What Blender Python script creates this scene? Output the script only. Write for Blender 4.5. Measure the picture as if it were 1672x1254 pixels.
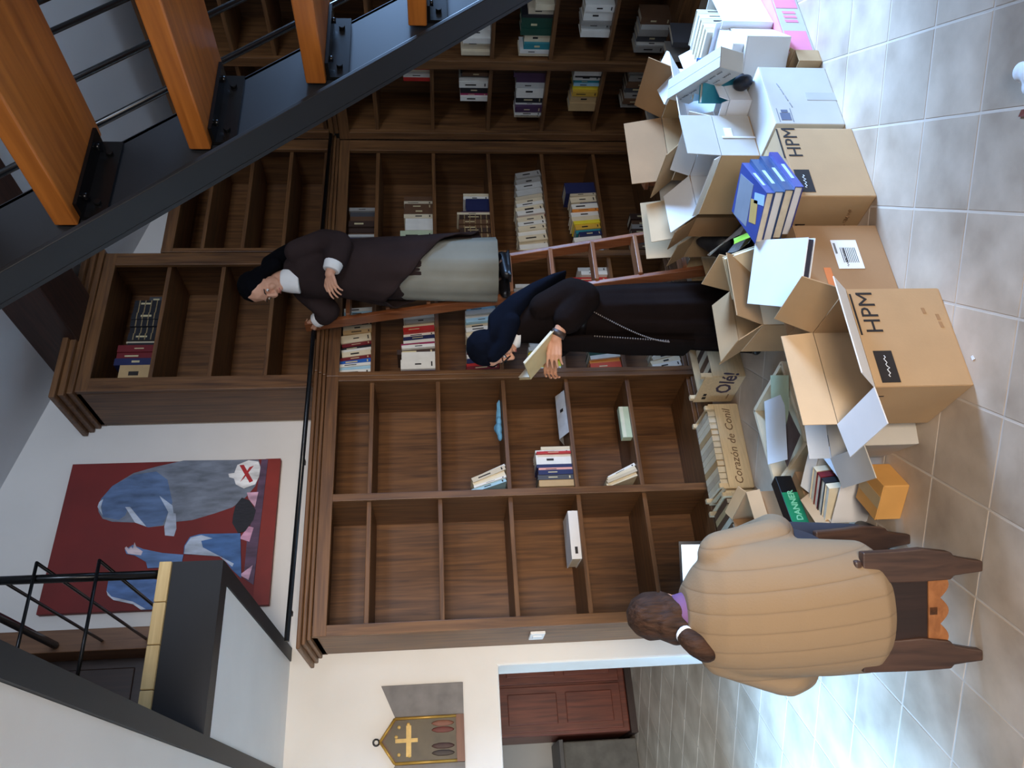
import bpy, bmesh, math, random
from mathutils import Vector, Matrix, Euler
for o in list(bpy.data.objects): bpy.data.objects.remove(o, do_unlink=True)
scene = bpy.context.scene
COL = scene.collection
R = math.radians
rnd = random.Random(7)

# ------------------------------------------------------------------ camera
# hand-held phone, held upright but stored lying on its side (90 degree roll), eye height 1.70 m
cam_d = bpy.data.cameras.new('camera')
cam_d.sensor_fit = 'HORIZONTAL'; cam_d.sensor_width = 36.0
cam_d.lens = 1329.93 * 36.0 / 1672.0
cam_d.clip_start = 0.05
cam = bpy.data.objects.new('camera', cam_d); COL.objects.link(cam)
right = Vector((0.86952154, -0.49349777, -0.01980514))
down = Vector((-0.06189814, -0.06910273, -0.99568742))
fwd = Vector((0.49000093, 0.86699756, -0.0906329))
m = Matrix.Identity(4)
for i in range(3):
    m[i][0] = down[i]; m[i][1] = right[i]; m[i][2] = -fwd[i]
m[0][3], m[1][3], m[2][3] = 0.0, 0.0, 1.70
cam.matrix_world = m
scene.camera = cam

# ------------------------------------------------------------------ world, light, exposure
scene.view_settings.view_transform = 'Standard'
scene.view_settings.look = 'None'
scene.view_settings.gamma = 1.0
scene.view_settings.use_curve_mapping = False
scene.view_settings.exposure = 0.0
w = bpy.data.worlds.new('daylight'); scene.world = w; w.use_nodes = True
bg = w.node_tree.nodes['Background']
bg.inputs[0].default_value = (0.62, 0.78, 1.0, 1); bg.inputs[1].default_value = 0.6
def area(name, loc, target, sx, sy, energy, col, spread=180):
    d = bpy.data.lights.new(name, 'AREA'); d.shape = 'RECTANGLE'; d.size = sx; d.size_y = sy
    d.energy = energy; d.color = col; d.spread = R(spread)
    o = bpy.data.objects.new(name, d); COL.objects.link(o); o.location = loc
    o.rotation_euler = (Vector(target) - Vector(loc)).to_track_quat('-Z', 'Y').to_euler()
    return o
# daylight through glazed doors and upper window, plus an added rear fill (outside the frame)
area('daylight_door_right', (4.86, 1.15, 1.95), (2.4, 1.8, 0.0), 1.6, 0.8, 190, (0.33, 0.57, 1.0), 105)
area('daylight_door_left', (-1.42, 3.95, 1.6), (-0.05, 3.95, 0.0), 1.4, 1.0, 56, (0.25, 0.55, 1.0), 46)
area('warm_fill_rear', (-0.8, -2.30, 1.7), (0.6, 4.4, 1.1), 1.6, 1.5, 50, (1.0, 0.87, 0.73), 62)  # added warm fill from behind the camera, stands in for indoor lamplight
area('daylight_upper_window', (1.5, -2.30, 3.5), (2.0, 4.6, 4.0), 1.4, 0.9, 46, (0.70, 0.81, 1.0), 100)

# ------------------------------------------------------------------ materials
def lin(c):
    c = c / 255.0
    return c / 12.92 if c <= 0.04045 else ((c + 0.055) / 1.055) ** 2.4
def rgb(r, g, b): return (lin(r), lin(g), lin(b), 1.0)
MATS = {}
def base_mat(name):
    mt = bpy.data.materials.new(name); mt.use_nodes = True
    return mt, mt.node_tree, mt.node_tree.nodes['Principled BSDF']
def mat(name, c, rough=0.6, var=0.12, scale=6.0, stretch=(1, 1, 1), metal=0.0, bump=0.0, bscale=60.0, spec=0.5, coord='Object'):
    """plain surface whose colour drifts a little with noise"""
    if name in MATS: return MATS[name]
    mt, nt, b = base_mat(name); N = nt.nodes; L = nt.links
    tc = N.new('ShaderNodeTexCoord'); mp = N.new('ShaderNodeMapping'); mp.inputs['Scale'].default_value = stretch
    L.new(tc.outputs[coord], mp.inputs[0])
    nz = N.new('ShaderNodeTexNoise'); nz.inputs['Scale'].default_value = scale; nz.inputs['Detail'].default_value = 5
    L.new(mp.outputs[0], nz.inputs['Vector'])
    cr = N.new('ShaderNodeValToRGB'); C = rgb(*c)
    cr.color_ramp.elements[0].position = 0.3; cr.color_ramp.elements[1].position = 0.7
    cr.color_ramp.elements[0].color = tuple(x * (1 - var) for x in C[:3]) + (1,)
    cr.color_ramp.elements[1].color = tuple(min(1, x * (1 + var)) for x in C[:3]) + (1,)
    L.new(nz.outputs['Fac'], cr.inputs[0]); L.new(cr.outputs[0], b.inputs['Base Color'])
    b.inputs['Roughness'].default_value = rough; b.inputs['Metallic'].default_value = metal
    b.inputs['Specular IOR Level'].default_value = spec
    if bump:
        n2 = N.new('ShaderNodeTexNoise'); n2.inputs['Scale'].default_value = bscale; n2.inputs['Detail'].default_value = 3
        L.new(mp.outputs[0], n2.inputs['Vector'])
        bp = N.new('ShaderNodeBump'); bp.inputs['Strength'].default_value = bump; bp.inputs['Distance'].default_value = 0.01
        L.new(n2.outputs['Fac'], bp.inputs['Height']); L.new(bp.outputs[0], b.inputs['Normal'])
    MATS[name] = mt
    return mt
def wood(name, c1, c2, axis='Z', rough=0.45, scale=5.0):
    """grain stretched along one axis of the world"""
    if name in MATS: return MATS[name]
    mt, nt, b = base_mat(name); N = nt.nodes; L = nt.links
    ge = N.new('ShaderNodeNewGeometry'); mp = N.new('ShaderNodeMapping')
    s = {'X': (0.5, 9, 9), 'Y': (9, 0.5, 9), 'Z': (9, 9, 0.5)}[axis]
    mp.inputs['Scale'].default_value = s
    L.new(ge.outputs['Position'], mp.inputs[0])
    nz = N.new('ShaderNodeTexNoise'); nz.inputs['Scale'].default_value = scale; nz.inputs['Detail'].default_value = 6
    nz.inputs['Distortion'].default_value = 0.6
    L.new(mp.outputs[0], nz.inputs['Vector'])
    n3 = N.new('ShaderNodeTexNoise'); n3.inputs['Scale'].default_value = 1.7
    L.new(ge.outputs['Position'], n3.inputs['Vector'])
    mx = N.new('ShaderNodeMath'); mx.operation = 'MULTIPLY_ADD'; mx.inputs[1].default_value = 0.35
    L.new(n3.outputs['Fac'], mx.inputs[0]); L.new(nz.outputs['Fac'], mx.inputs[2])
    cr = N.new('ShaderNodeValToRGB')
    cr.color_ramp.elements[0].position = 0.45; cr.color_ramp.elements[1].position = 0.9
    cr.color_ramp.elements[0].color = rgb(*c1); cr.color_ramp.elements[1].color = rgb(*c2)
    L.new(mx.outputs[0], cr.inputs[0]); L.new(cr.outputs[0], b.inputs['Base Color'])
    b.inputs['Roughness'].default_value = rough
    bp = N.new('ShaderNodeBump'); bp.inputs['Strength'].default_value = 0.08; bp.inputs['Distance'].default_value = 0.004
    L.new(nz.outputs['Fac'], bp.inputs['Height']); L.new(bp.outputs[0], b.inputs['Normal'])
    MATS[name] = mt
    return mt
def solid(c, rough=0.55):
    return mat('paint_%02x%02x%02x_%d' % (c[0], c[1], c[2], int(rough * 100)), c, rough, 0.07, 14)
def glass_mat():
    if 'glass' in MATS: return MATS['glass']
    mt, nt, b = base_mat('glass'); b.inputs['Transmission Weight'].default_value = 1.0
    b.inputs['Roughness'].default_value = 0.02; b.inputs['IOR'].default_value = 1.05
    MATS['glass'] = mt; return mt
def emit(name, c, s):
    if name in MATS: return MATS[name]
    mt, nt, b = base_mat(name); b.inputs['Base Color'].default_value = rgb(*c)
    b.inputs['Emission Color'].default_value = rgb(*c); b.inputs['Emission Strength'].default_value = s
    MATS[name] = mt; return mt
WZ = wood('walnut_upright', (72, 46, 27), (126, 86, 50), 'Z')
WX = wood('walnut_shelf', (72, 46, 27), (126, 86, 50), 'X')
WY = wood('walnut_deep', (72, 46, 27), (126, 86, 50), 'Y')
TREAD = wood('tread_wood', (146, 84, 34), (190, 118, 52), 'Y', 0.35)
DARKW = wood('dark_beam', (44, 26, 20), (70, 42, 32), 'Y', 0.6)
LADW = wood('ladder_wood', (110, 60, 32), (158, 96, 58), 'Z', 0.35)
PLASTER = mat('plaster', (226, 222, 216), 0.9, 0.03, 3, bump=0.05, bscale=25)
STEEL = mat('black_steel', (22, 24, 29), 0.5, 0.15, 4, metal=0.0, spec=0.35)
STEELP = mat('black_gloss_steel', (16, 17, 20), 0.25, 0.15, 6, metal=0.3)
KRAFT = mat('kraft_board', (182, 148, 108), 0.8, 0.07, 5, bump=0.04, bscale=120)
KRAFTD = mat('kraft_board_dark', (158, 120, 82), 0.8, 0.08, 5, bump=0.04, bscale=120)
KRAFTP = mat('kraft_board_pale', (206, 174, 134), 0.8, 0.06, 5, bump=0.04, bscale=120)
WCARD = mat('white_board', (226, 224, 222), 0.7, 0.04, 5)
GCARD = mat('grey_board', (188, 182, 172), 0.8, 0.06, 5)
PAPER = mat('paper', (236, 238, 240), 0.8, 0.03, 8)
PAGES = mat('page_block', (214, 202, 178), 0.9, 0.1, 30, (1, 1, 1))
INK = mat('black_ink', (34, 28, 26), 0.7, 0.2, 40)
SKIN = mat('skin', (206, 152, 122), 0.55, 0.06, 9)
BLACK = mat('black_cloth', (8, 8, 12), 0.95, 0.2, 20, bump=0.1, bscale=300, spec=0.08)
NAVY = mat('navy_veil', (9, 13, 24), 0.95, 0.2, 9, bump=0.1, bscale=300, spec=0.08)
BROWNH = mat('brown_habit', (52, 41, 40), 0.95, 0.15, 6, bump=0.12, bscale=300, spec=0.08)
DBROWN = mat('dark_brown_habit', (24, 17, 16), 0.95, 0.18, 6, bump=0.12, bscale=300, spec=0.08)
GREYH = mat('grey_habit', (136, 134, 122), 0.92, 0.06, 6, bump=0.1, bscale=300)
WHITEC = mat('white_cotton', (232, 230, 226), 0.85, 0.04, 10)

# ------------------------------------------------------------------ mesh helpers
class MB:
    def __init__(s): s.bm = bmesh.new(); s.mats = []
    def mi(s, mt):
        if mt not in s.mats: s.mats.append(mt)
        return s.mats.index(mt)
    def box(s, x0, x1, y0, y1, z0, z1, mt=None, M=None):
        vs = [s.bm.verts.new((x, y, z)) for x in (x0, x1) for y in (y0, y1) for z in (z0, z1)]
        if M is not None:
            for v in vs: v.co = M @ v.co
        k = s.mi(mt) if mt else 0
        for f in ((0, 1, 3, 2), (4, 6, 7, 5), (0, 4, 5, 1), (2, 3, 7, 6), (0, 2, 6, 4), (1, 5, 7, 3)):
            fa = s.bm.faces.new([vs[i] for i in f]); fa.material_index = k
        return s
    def prism(s, pts, a, b, axis='Y', mt=None):
        """polygon (p,q) swept between a and b along an axis"""
        def co(p, t):
            return {'Y': (p[0], t, p[1]), 'X': (t, p[0], p[1]), 'Z': (p[0], p[1], t)}[axis]
        A = [s.bm.verts.new(co(p, a)) for p in pts]; B = [s.bm.verts.new(co(p, b)) for p in pts]
        k = s.mi(mt) if mt else 0; n = len(pts); fs = []
        fs.append(s.bm.faces.new(A)); fs.append(s.bm.faces.new(B[::-1]))
        for i in range(n): fs.append(s.bm.faces.new([A[i], B[i], B[(i + 1) % n], A[(i + 1) % n]]))
        for f in fs: f.material_index = k
        return s
    def tube(s, pts, r, n=8, mt=None, caps=True):
        k = s.mi(mt) if mt else 0
        pts = [Vector(p) for p in pts]; rr = r if isinstance(r, (list, tuple)) else [r] * len(pts)
        rings = []
        for i, p in enumerate(pts):
            d = (pts[min(i + 1, len(pts) - 1)] - pts[max(i - 1, 0)]).normalized()
            a = d.orthogonal().normalized() if i == 0 else (prev - d * prev.dot(d)).normalized()
            prev = a; c = d.cross(a)
            rings.append([s.bm.verts.new(p + (a * math.cos(t) + c * math.sin(t)) * rr[i]) for t in [2 * math.pi * j / n for j in range(n)]])
        for i in range(len(rings) - 1):
            for j in range(n):
                f = s.bm.faces.new([rings[i][j], rings[i][(j + 1) % n], rings[i + 1][(j + 1) % n], rings[i + 1][j]]); f.material_index = k; f.smooth = True
        if caps:
            s.bm.faces.new(rings[0][::-1]).material_index = k; s.bm.faces.new(rings[-1]).material_index = k
        return s
    def loft(s, rings, n=40, mt=None, fold=None, close=True):
        """rings: (cx,cy,cz,rx,ry[,rot,amp,freq,phase]) ellipses in z planes"""
        k = s.mi(mt) if mt else 0; V = []
        for q in rings:
            cx, cy, cz, rx, ry = q[:5]; rot = q[5] if len(q) > 5 else 0; amp = q[6] if len(q) > 6 else 0
            fr = q[7] if len(q) > 7 else 9; ph = q[8] if len(q) > 8 else 0
            ring = []
            for j in range(n):
                t = 2 * math.pi * j / n; g = 1 + amp * (math.sin(fr * t + ph) + 0.5 * math.sin(2.3 * fr * t + 1 + ph))
                x, y = rx * math.cos(t) * g, ry * math.sin(t) * g
                ring.append(s.bm.verts.new((cx + x * math.cos(rot) - y * math.sin(rot), cy + x * math.sin(rot) + y * math.cos(rot), cz)))
            V.append(ring)
        for i in range(len(V) - 1):
            for j in range(n):
                f = s.bm.faces.new([V[i][j], V[i][(j + 1) % n], V[i + 1][(j + 1) % n], V[i + 1][j]]); f.material_index = k; f.smooth = True
        if close:
            s.bm.faces.new(V[0][::-1]).material_index = k; s.bm.faces.new(V[-1]).material_index = k
        return s
    def ball(s, c, r, mt=None, M=None, sub=2):
        k = s.mi(mt) if mt else 0
        rx, ry, rz = r if isinstance(r, (tuple, list)) else (r, r, r)
        T = Matrix.Translation(Vector(c)) @ (M if M is not None else Matrix.Identity(4)) @ Matrix.Diagonal((rx, ry, rz, 1))
        g = bmesh.ops.create_icosphere(s.bm, subdivisions=sub, radius=1.0, matrix=T)
        for v in g['verts']:
            for f in v.link_faces: f.material_index = k; f.smooth = True
        return s
    def cap(s, p0, p1, r0, r1=None, mt=None, n=14):
        """tapered limb with round ends"""
        r1 = r0 if r1 is None else r1
        p0, p1 = Vector(p0), Vector(p1)
        s.tube([p0, p1], [r0, r1], n, mt); s.ball(p0, r0, mt); s.ball(p1, r1, mt)
        return s
    def chain(s, pts, rs, mt=None):
        for i in range(len(pts) - 1): s.cap(pts[i], pts[i + 1], rs[i], rs[i + 1], mt)
        return s
    def quad(s, pts, mt=None):
        k = s.mi(mt) if mt else 0
        f = s.bm.faces.new([s.bm.verts.new(p) for p in pts]); f.material_index = k
        return s
    def plate(s, pts, t, mt=None):
        """flat polygon in space with thickness t along its normal"""
        P = [Vector(p) for p in pts]; nrm = Vector((0, 0, 0))
        for i in range(len(P)):
            a, b = P[i], P[(i + 1) % len(P)]
            nrm += Vector(((a.y - b.y) * (a.z + b.z), (a.z - b.z) * (a.x + b.x), (a.x - b.x) * (a.y + b.y)))
        nrm = nrm.normalized() * t * 0.5
        A = [s.bm.verts.new(p + nrm) for p in P]; B = [s.bm.verts.new(p - nrm) for p in P]
        k = s.mi(mt) if mt else 0; n = len(P)
        s.bm.faces.new(A).material_index = k; s.bm.faces.new(B[::-1]).material_index = k
        for i in range(n): s.bm.faces.new([A[i], B[i], B[(i + 1) % n], A[(i + 1) % n]]).material_index = k
        return s
    def build(s, name, mt=None, parent=None, bevel=0.0, smooth=False):
        bmesh.ops.recalc_face_normals(s.bm, faces=s.bm.faces[:])
        me = bpy.data.meshes.new(name); s.bm.to_mesh(me); s.bm.free()
        for q in (s.mats if s.mats else [mt]): me.materials.append(q)
        if smooth:
            for p in me.polygons: p.use_smooth = True
        o = bpy.data.objects.new(name, me); COL.objects.link(o)
        if parent: o.parent = parent
        if bevel:
            b = o.modifiers.new('soft_edge', 'BEVEL'); b.width = bevel; b.segments = 2; b.limit_method = 'ANGLE'
        return o
def empty(name, loc=(0, 0, 0), rz=0.0):
    o = bpy.data.objects.new(name, None); COL.objects.link(o); o.location = loc; o.rotation_euler = (0, 0, rz); o.empty_display_size = 0.1
    return o
def tag(o, label, cat, group=None):
    o['label'] = label; o['category'] = cat
    if group: o['group'] = group
    return o
def struct(o): o['kind'] = 'structure'; return o
def remesh(o, voxel, smooth_it=4, fac=0.5):
    r = o.modifiers.new('one_surface', 'REMESH'); r.mode = 'VOXEL'; r.voxel_size = voxel; r.use_smooth_shade = True
    q = o.modifiers.new('soften', 'SMOOTH'); q.factor = fac; q.iterations = smooth_it
    return o
def text_part(body, size, origin, xdir, ydir, mt, parent, name='lettering', font_shear=0.0, bold=0.0):
    cu = bpy.data.curves.new('lettering', 'FONT'); cu.body = body; cu.size = size; cu.shear = font_shear; cu.offset = bold
    cu.extrude = 0.0006; cu.resolution_u = 2
    t = bpy.data.objects.new('lettering_tmp', cu); COL.objects.link(t)
    bpy.context.view_layer.update()
    me = bpy.data.meshes.new_from_object(t.evaluated_get(bpy.context.evaluated_depsgraph_get()))
    bpy.data.objects.remove(t, do_unlink=True)
    X = Vector(xdir).normalized(); Y = Vector(ydir).normalized(); Z = X.cross(Y)
    M = Matrix.Identity(4)
    for i in range(3): M[i][0], M[i][1], M[i][2], M[i][3] = X[i], Y[i], Z[i], origin[i]
    me.transform(M); me.materials.clear(); me.materials.append(mt)
    o = bpy.data.objects.new(name, me); COL.objects.link(o)
    if parent: o.parent = parent
    return o
def rect_on(name, origin, xdir, ydir, x0, x1, y0, y1, mt, parent, t=0.0012):
    X = Vector(xdir).normalized(); Y = Vector(ydir).normalized(); O = Vector(origin)
    return MB().plate([O + X * x0 + Y * y0, O + X * x1 + Y * y0, O + X * x1 + Y * y1, O + X * x0 + Y * y1], t).build(name, mt, parent)

# ------------------------------------------------------------------ the room
YW, XW = 4.80, 4.98           # back wall, right wall
YF, XF = 4.35, 4.53           # fronts of the bookcases on them
XL, YR = -1.5, -2.4           # left wall, rear wall
def ceil_z(x): return 4.35 - 0.27 * (x - 2.05)

# floor: grout bed with tiles laid on the diagonal
GROUT = mat('grout', (196, 182, 166), 0.8, 0.06, 8)
floor = struct(MB().box(XL - 0.2, 5.2, YR - 0.2, 8.6, -0.10, -0.0015).build('floor', GROUT))
def tile_mat():
    mt, nt, b = base_mat('floor_tile'); N = nt.nodes; L = nt.links
    ge = N.new('ShaderNodeNewGeometry'); oi = N.new('ShaderNodeObjectInfo')
    n1 = N.new('ShaderNodeTexNoise'); n1.inputs['Scale'].default_value = 4.5; n1.inputs['Detail'].default_value = 6
    L.new(ge.outputs['Position'], n1.inputs['Vector'])
    cr = N.new('ShaderNodeValToRGB'); cr.color_ramp.elements[0].position = 0.32; cr.color_ramp.elements[1].position = 0.72
    cr.color_ramp.elements[0].color = rgb(164, 145, 125); cr.color_ramp.elements[1].color = rgb(204, 185, 164)
    L.new(n1.outputs['Fac'], cr.inputs[0])
    hs = N.new('ShaderNodeHueSaturation'); mr = N.new('ShaderNodeMapRange'); mr.inputs[3].default_value = 0.9; mr.inputs[4].default_value = 1.08
    L.new(oi.outputs['Random'], mr.inputs[0]); L.new(mr.outputs[0], hs.inputs['Value']); L.new(cr.outputs[0], hs.inputs['Color'])
    L.new(hs.outputs[0], b.inputs['Base Color']); b.inputs['Roughness'].default_value = 0.42
    bp = N.new('ShaderNodeBump'); bp.inputs['Strength'].default_value = 0.12; bp.inputs['Distance'].default_value = 0.01
    L.new(n1.outputs['Fac'], bp.inputs['Height']); L.new(bp.outputs[0], b.inputs['Normal'])
    return mt
TILE = tile_mat()
TS, TA = 0.3002, R(46.75); TP = (0.118, 0.0776); TG = 0.004
tb = MB().box(-TS / 2 + TG, TS / 2 - TG, -TS / 2 + TG, TS / 2 - TG, -0.012, 0.0)
tile0 = tb.build('tile', TILE, floor, bevel=0.0015); tile0.rotation_euler[2] = TA
far = []
first = True
for i in range(-10, 32):
    for j in range(-28, 32):
        q0, q1 = TP[0] + (i + 0.5) * TS, TP[1] + (j + 0.5) * TS
        x = q0 * math.cos(TA) - q1 * math.sin(TA); y = q0 * math.sin(TA) + q1 * math.cos(TA)
        if not (XL < x < 5.0 and YR < y < 8.4): continue
        if (-0.1 < x < 3.5 and 1.15 < y < 4.45 and y > 2.4 - 0.75 * x) or (-0.1 < x < 1.5 and 4.45 <= y < 7.7):
            o = tile0 if first else tile0.copy()
            if not first: COL.objects.link(o)
            first = False; o.location = (x, y, 0)
        else: far.append((x, y))
fb = MB(); TM = Matrix.Rotation(TA, 4, 'Z')
for x, y in far: fb.box(-TS / 2 + TG, TS / 2 - TG, -TS / 2 + TG, TS / 2 - TG, -0.012, 0.0, None, Matrix.Translation((x, y, 0)) @ TM)
ft = fb.build('tile_field', TILE, floor); ft['kind'] = 'stuff'

# back wall with the low opening to the next room at its left
JX, LZ = 0.88, 1.39           # right jamb and lintel of the opening
wb = MB()
wb.prism([(XL - 0.2, 0), (-0.75, 0), (-0.75, LZ), (JX, LZ), (JX, 0), (5.3, 0), (5.3, 5.6), (XL - 0.2, 5.6)], YW, YW + 0.28, 'Y')
struct(wb.build('wall_back', PLASTER, bevel=0.012))
wr = MB()
wr.box(XW, XW + 0.25, 2.0, YW, 0, 4.4); wr.box(XW, XW + 0.25, YR, -0.4, 0, 4.6); wr.box(XW, XW + 0.25, -0.4, 2.0, 2.35, 4.4)
struct(wr.build('wall_right', PLASTER))
wl = MB()
wl.box(XL - 0.2, XL, YR, 3.2, 0, 5.6); wl.box(XL - 0.2, XL, 3.2, YW, 2.2, 5.6)
struct(wl.build('wall_left', PLASTER))
wn = MB()
wn.box(XL, -1.3, YR - 0.2, YR, 0, 5.6); wn.box(0.4, 5.2, YR - 0.2, YR, 0, 3.0); wn.box(0.4, 0.75, YR - 0.2, YR, 3.0, 5.2); wn.box(2.25, 5.2, YR - 0.2, YR, 3.0, 5.2); wn.box(0.75, 2.25, YR - 0.2, YR, 4.0, 5.2); wn.box(-1.3, 0.4, YR - 0.2, YR, 0, 0.9); wn.box(-1.3, 0.4, YR - 0.2, YR, 2.5, 5.5)
struct(wn.build('wall_rear', PLASTER))
cl = MB()
cl.prism([(XL - 0.2, ceil_z(XL - 0.2)), (5.2, ceil_z(5.2)), (5.2, ceil_z(5.2) + 0.2), (XL - 0.2, ceil_z(XL - 0.2) + 0.2)], YR - 0.2, YW + 0.28, 'Y')
struct(cl.build('ceiling', mat('ceiling_plaster', (206, 208, 212), 0.9, 0.03, 3)))
# next room
nx = MB()
nx.box(-2.2, 3.2, 8.4, 8.6, 0, 2.6); nx.box(2.4, 2.6, YW + 0.28, 8.4, 0, 2.6); nx.box(-2.2, 3.2, YW + 0.28, 8.6, 2.5, 2.6)
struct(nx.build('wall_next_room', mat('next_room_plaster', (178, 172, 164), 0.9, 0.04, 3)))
area('daylight_next_room', (-1.6, 6.1, 1.2), (0.7, 5.4, 0.0), 1.2, 1.8, 45, (0.50, 0.75, 1.0))

# glazed doors and windows outside the frame; lower rear one added for the fill
def glazed(name, corners_a, corners_b, z0, z1, n):
    root = empty(name, ((corners_a[0] + corners_b[0]) / 2, (corners_a[1] + corners_b[1]) / 2, z0)); struct(root)
    ox, oy, oz = root.location
    A = Vector((corners_a[0] - ox, corners_a[1] - oy, 0)); B = Vector((corners_b[0] - ox, corners_b[1] - oy, 0))
    H = z1 - z0
    for i in range(n + 1):
        p = A.lerp(B, i / n)
        MB().box(p.x - 0.035, p.x + 0.035, p.y - 0.035, p.y + 0.035, 0, H).build('mullion', DARKW, root)
    for z in (0.04, H - 0.04):
        MB().tube([A + Vector((0, 0, z)), B + Vector((0, 0, z))], 0.04, 4).build('rail', DARKW, root)
    return root
glazed('window_1', (XW + 0.12, -0.4), (XW + 0.12, 2.0), 0.0, 2.35, 3)
glazed('window_2', (XL - 0.1, 3.2), (XL - 0.1, YW), 0.0, 2.2, 2)
glazed('window_4', (0.75, YR - 0.1), (2.25, YR - 0.1), 3.0, 4.0, 2)
glazed('window_3', (-1.3, YR - 0.1), (0.4, YR - 0.1), 0.9, 2.5, 2)

# dark timber beam under the roof slope
bm_ = MB().box(2.80, 3.15, -2.4, YW, 3.86, 4.15)
tag(bm_.build('ceiling_beam', DARKW, None, bevel=0.01), 'dark timber ceiling beam running to the wall above the tall upper bookcase', 'beam')

# ------------------------------------------------------------------ bookcases
SH = [2.10, 1.70, 1.298, 0.9025, 0.515, 0.12]     # shelf heights, back wall
ST = 0.026
def unit(name, label, xs, z0, z1, shelves, yf=YF, yb=YW, cornice=0.0, lip=0.0, cat='bookcase', stile=None, grp=None, side_trim=True):
    """xs: list of (x0,x1) stile spans; fronts face -Y"""
    root = empty(name, ((xs[0][0] + xs[-1][1]) / 2, (yf + yb) / 2, z0)); tag(root, label, cat, grp)
    ox, oy, oz = root.location
    def P(nm, x0, x1, y0, y1, za, zb, mt, bev=0.003):
        return MB().box(x0 - ox, x1 - ox, y0 - oy, y1 - oy, za - oz, zb - oz).build(nm, mt, root, bevel=bev)
    XA, XB = xs[0][0], xs[-1][1]
    P('back_panel', XA + 0.01, XB - 0.01, yb - 0.02, yb - 0.003, z0, z1, WZ, 0)
    for k, (a, b) in enumerate(xs):
        P('stile', a, b, yf, yf + 0.028, z0, z1, WZ)
        c = (a + b) / 2
        x0, x1 = (a, a + 0.03) if k == 0 else ((b - 0.03, b) if k == len(xs) - 1 else (c - 0.015, c + 0.015))
        P('side_panel' if k in (0, len(xs) - 1) else 'divider', x0, x1, yf + 0.028, yb - 0.02, z0, z1, WZ)
    for k in range(len(xs) - 1):
        x0 = xs[k][0] + 0.03 if k == 0 else (xs[k][0] + xs[k][1]) / 2 + 0.015
        x1 = xs[k + 1][1] - 0.03 if k == len(xs) - 2 else (xs[k + 1][0] + xs[k + 1][1]) / 2 - 0.015
        for z in shelves:
            P('shelf', x0, x1, yf + 0.03, yb - 0.02, z - ST / 2, z + ST / 2, WX)
    if z0 < 0.05:
        P('plinth', XA + 0.01, XB - 0.01, yf + 0.015, yf + 0.04, 0.0, shelves[-1] - ST / 2, WX)
    P('top_panel', XA, XB, yf + 0.028, yb - 0.003, z1 - 0.03, z1, WX)
    P('head_rail', XA + 0.002, XB - 0.002, yf - 0.002, yf + 0.026, z1 - 0.075, z1 - 0.002, WX)
    if cornice:
        for i, (dz, pr) in enumerate(((0.0, 0.02), (0.035, 0.045), (0.07, 0.07))):
            P('cornice', XA - pr if lip else XA, XB + (pr if lip > 1 else 0), yf - pr, yb - 0.003, z1 + dz * cornice, z1 + (dz + 0.035) * cornice, WX, 0.006)
    return root
unit('lower_bookcase', 'empty brown wooden two-bay bookcase at the left end of the back wall', [(0.985, 1.043), (1.726, 1.770), (2.503, 2.535)], 0.0, 2.375, SH, cornice=0.6, lip=1)
unit('lower_bookcase', 'filled brown wooden bookcase behind the ladder, right end of the back wall', [(2.536, 2.568), (3.456, 3.503), (4.426, 4.528)], 0.0, 2.375, SH, cornice=0.6)
unit('upper_bookcase', 'tall upper wooden bookcase with heavy stepped cornice beside the red painting', [(2.463, 2.556), (3.398, 3.494)], 2.445, 3.83, [3.425, 3.08, 2.75, 2.47], cornice=1.0, lip=2)
unit('upper_bookcase', 'lower-topped empty upper bookcase in the corner beyond the stair', [(3.50, 3.535), (4.43, 4.53)], 2.445, 3.49, [3.24, 2.98, 2.715, 2.47])
def unit_r(name, label, ys, z0, z1, shelves, cornice=0.0):
    """on the right wall, front faces -X; ys run from the corner towards the camera"""
    root = empty(name, ((XF + XW) / 2, (ys[0][0] + ys[-1][1]) / 2, z0)); tag(root, label, 'bookcase')
    ox, oy, oz = root.location
    def P(nm, x0, x1, y0, y1, za, zb, mt, bev=0.003):
        return MB().box(x0 - ox, x1 - ox, min(y0, y1) - oy, max(y0, y1) - oy, za - oz, zb - oz).build(nm, mt, root, bevel=bev)
    YA, YB = ys[0][0], ys[-1][1]
    P('back_panel', XW - 0.02, XW - 0.003, YA, YB, z0, z1, WZ, 0)
    for k, (a, b) in enumerate(ys):
        P('stile', XF, XF + 0.028, a, b, z0, z1, WZ)
        c = (a + b) / 2 if k else b + 0.016
        P('divider', XF + 0.028, XW - 0.02, c - 0.015, c + 0.015, z0, z1, WZ)
    for k in range(len(ys) - 1):
        y0 = (ys[k][0] + ys[k][1]) / 2 - 0.015; y1 = (ys[k + 1][0] + ys[k + 1][1]) / 2 + 0.015
        for z in shelves: P('shelf', XF + 0.03, XW - 0.02, y0, y1, z - ST / 2, z + ST / 2, WY)
    P('top_panel', XF + 0.028, XW - 0.003, YA, YB, z1 - 0.03, z1, WY)
    P('head_rail', XF - 0.002, XF + 0.026, YA, YB, z1 - 0.075, z1 - 0.002, WY)
    if z0 < 0.05: P('plinth', XF + 0.015, XF + 0.04, YA, YB, 0, shelves[-1] - ST / 2, WY)
    if cornice:
        for dz, pr in ((0.0, 0.02), (0.03, 0.04)): P('cornice', XF - pr, XW - 0.003, YA - 0.07, YB, z1 + dz, z1 + dz + 0.03, WY, 0.005)
    return root
unit_r('side_bookcase', 'shadowed brown bookcase full of books on the right wall behind the stair', [(4.345, 4.28), (3.72, 3.65), (2.92, 2.85), (2.12, 2.06)], 0.0, 2.375, SH, 1)
unit_r('upper_side_bookcase', 'dark empty upper bookcase on the right wall seen between stair treads', [(4.345, 4.28), (3.72, 3.65), (2.92, 2.85), (2.12, 2.06)], 2.445, 3.49, [3.24, 2.98, 2.715, 2.47])

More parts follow.
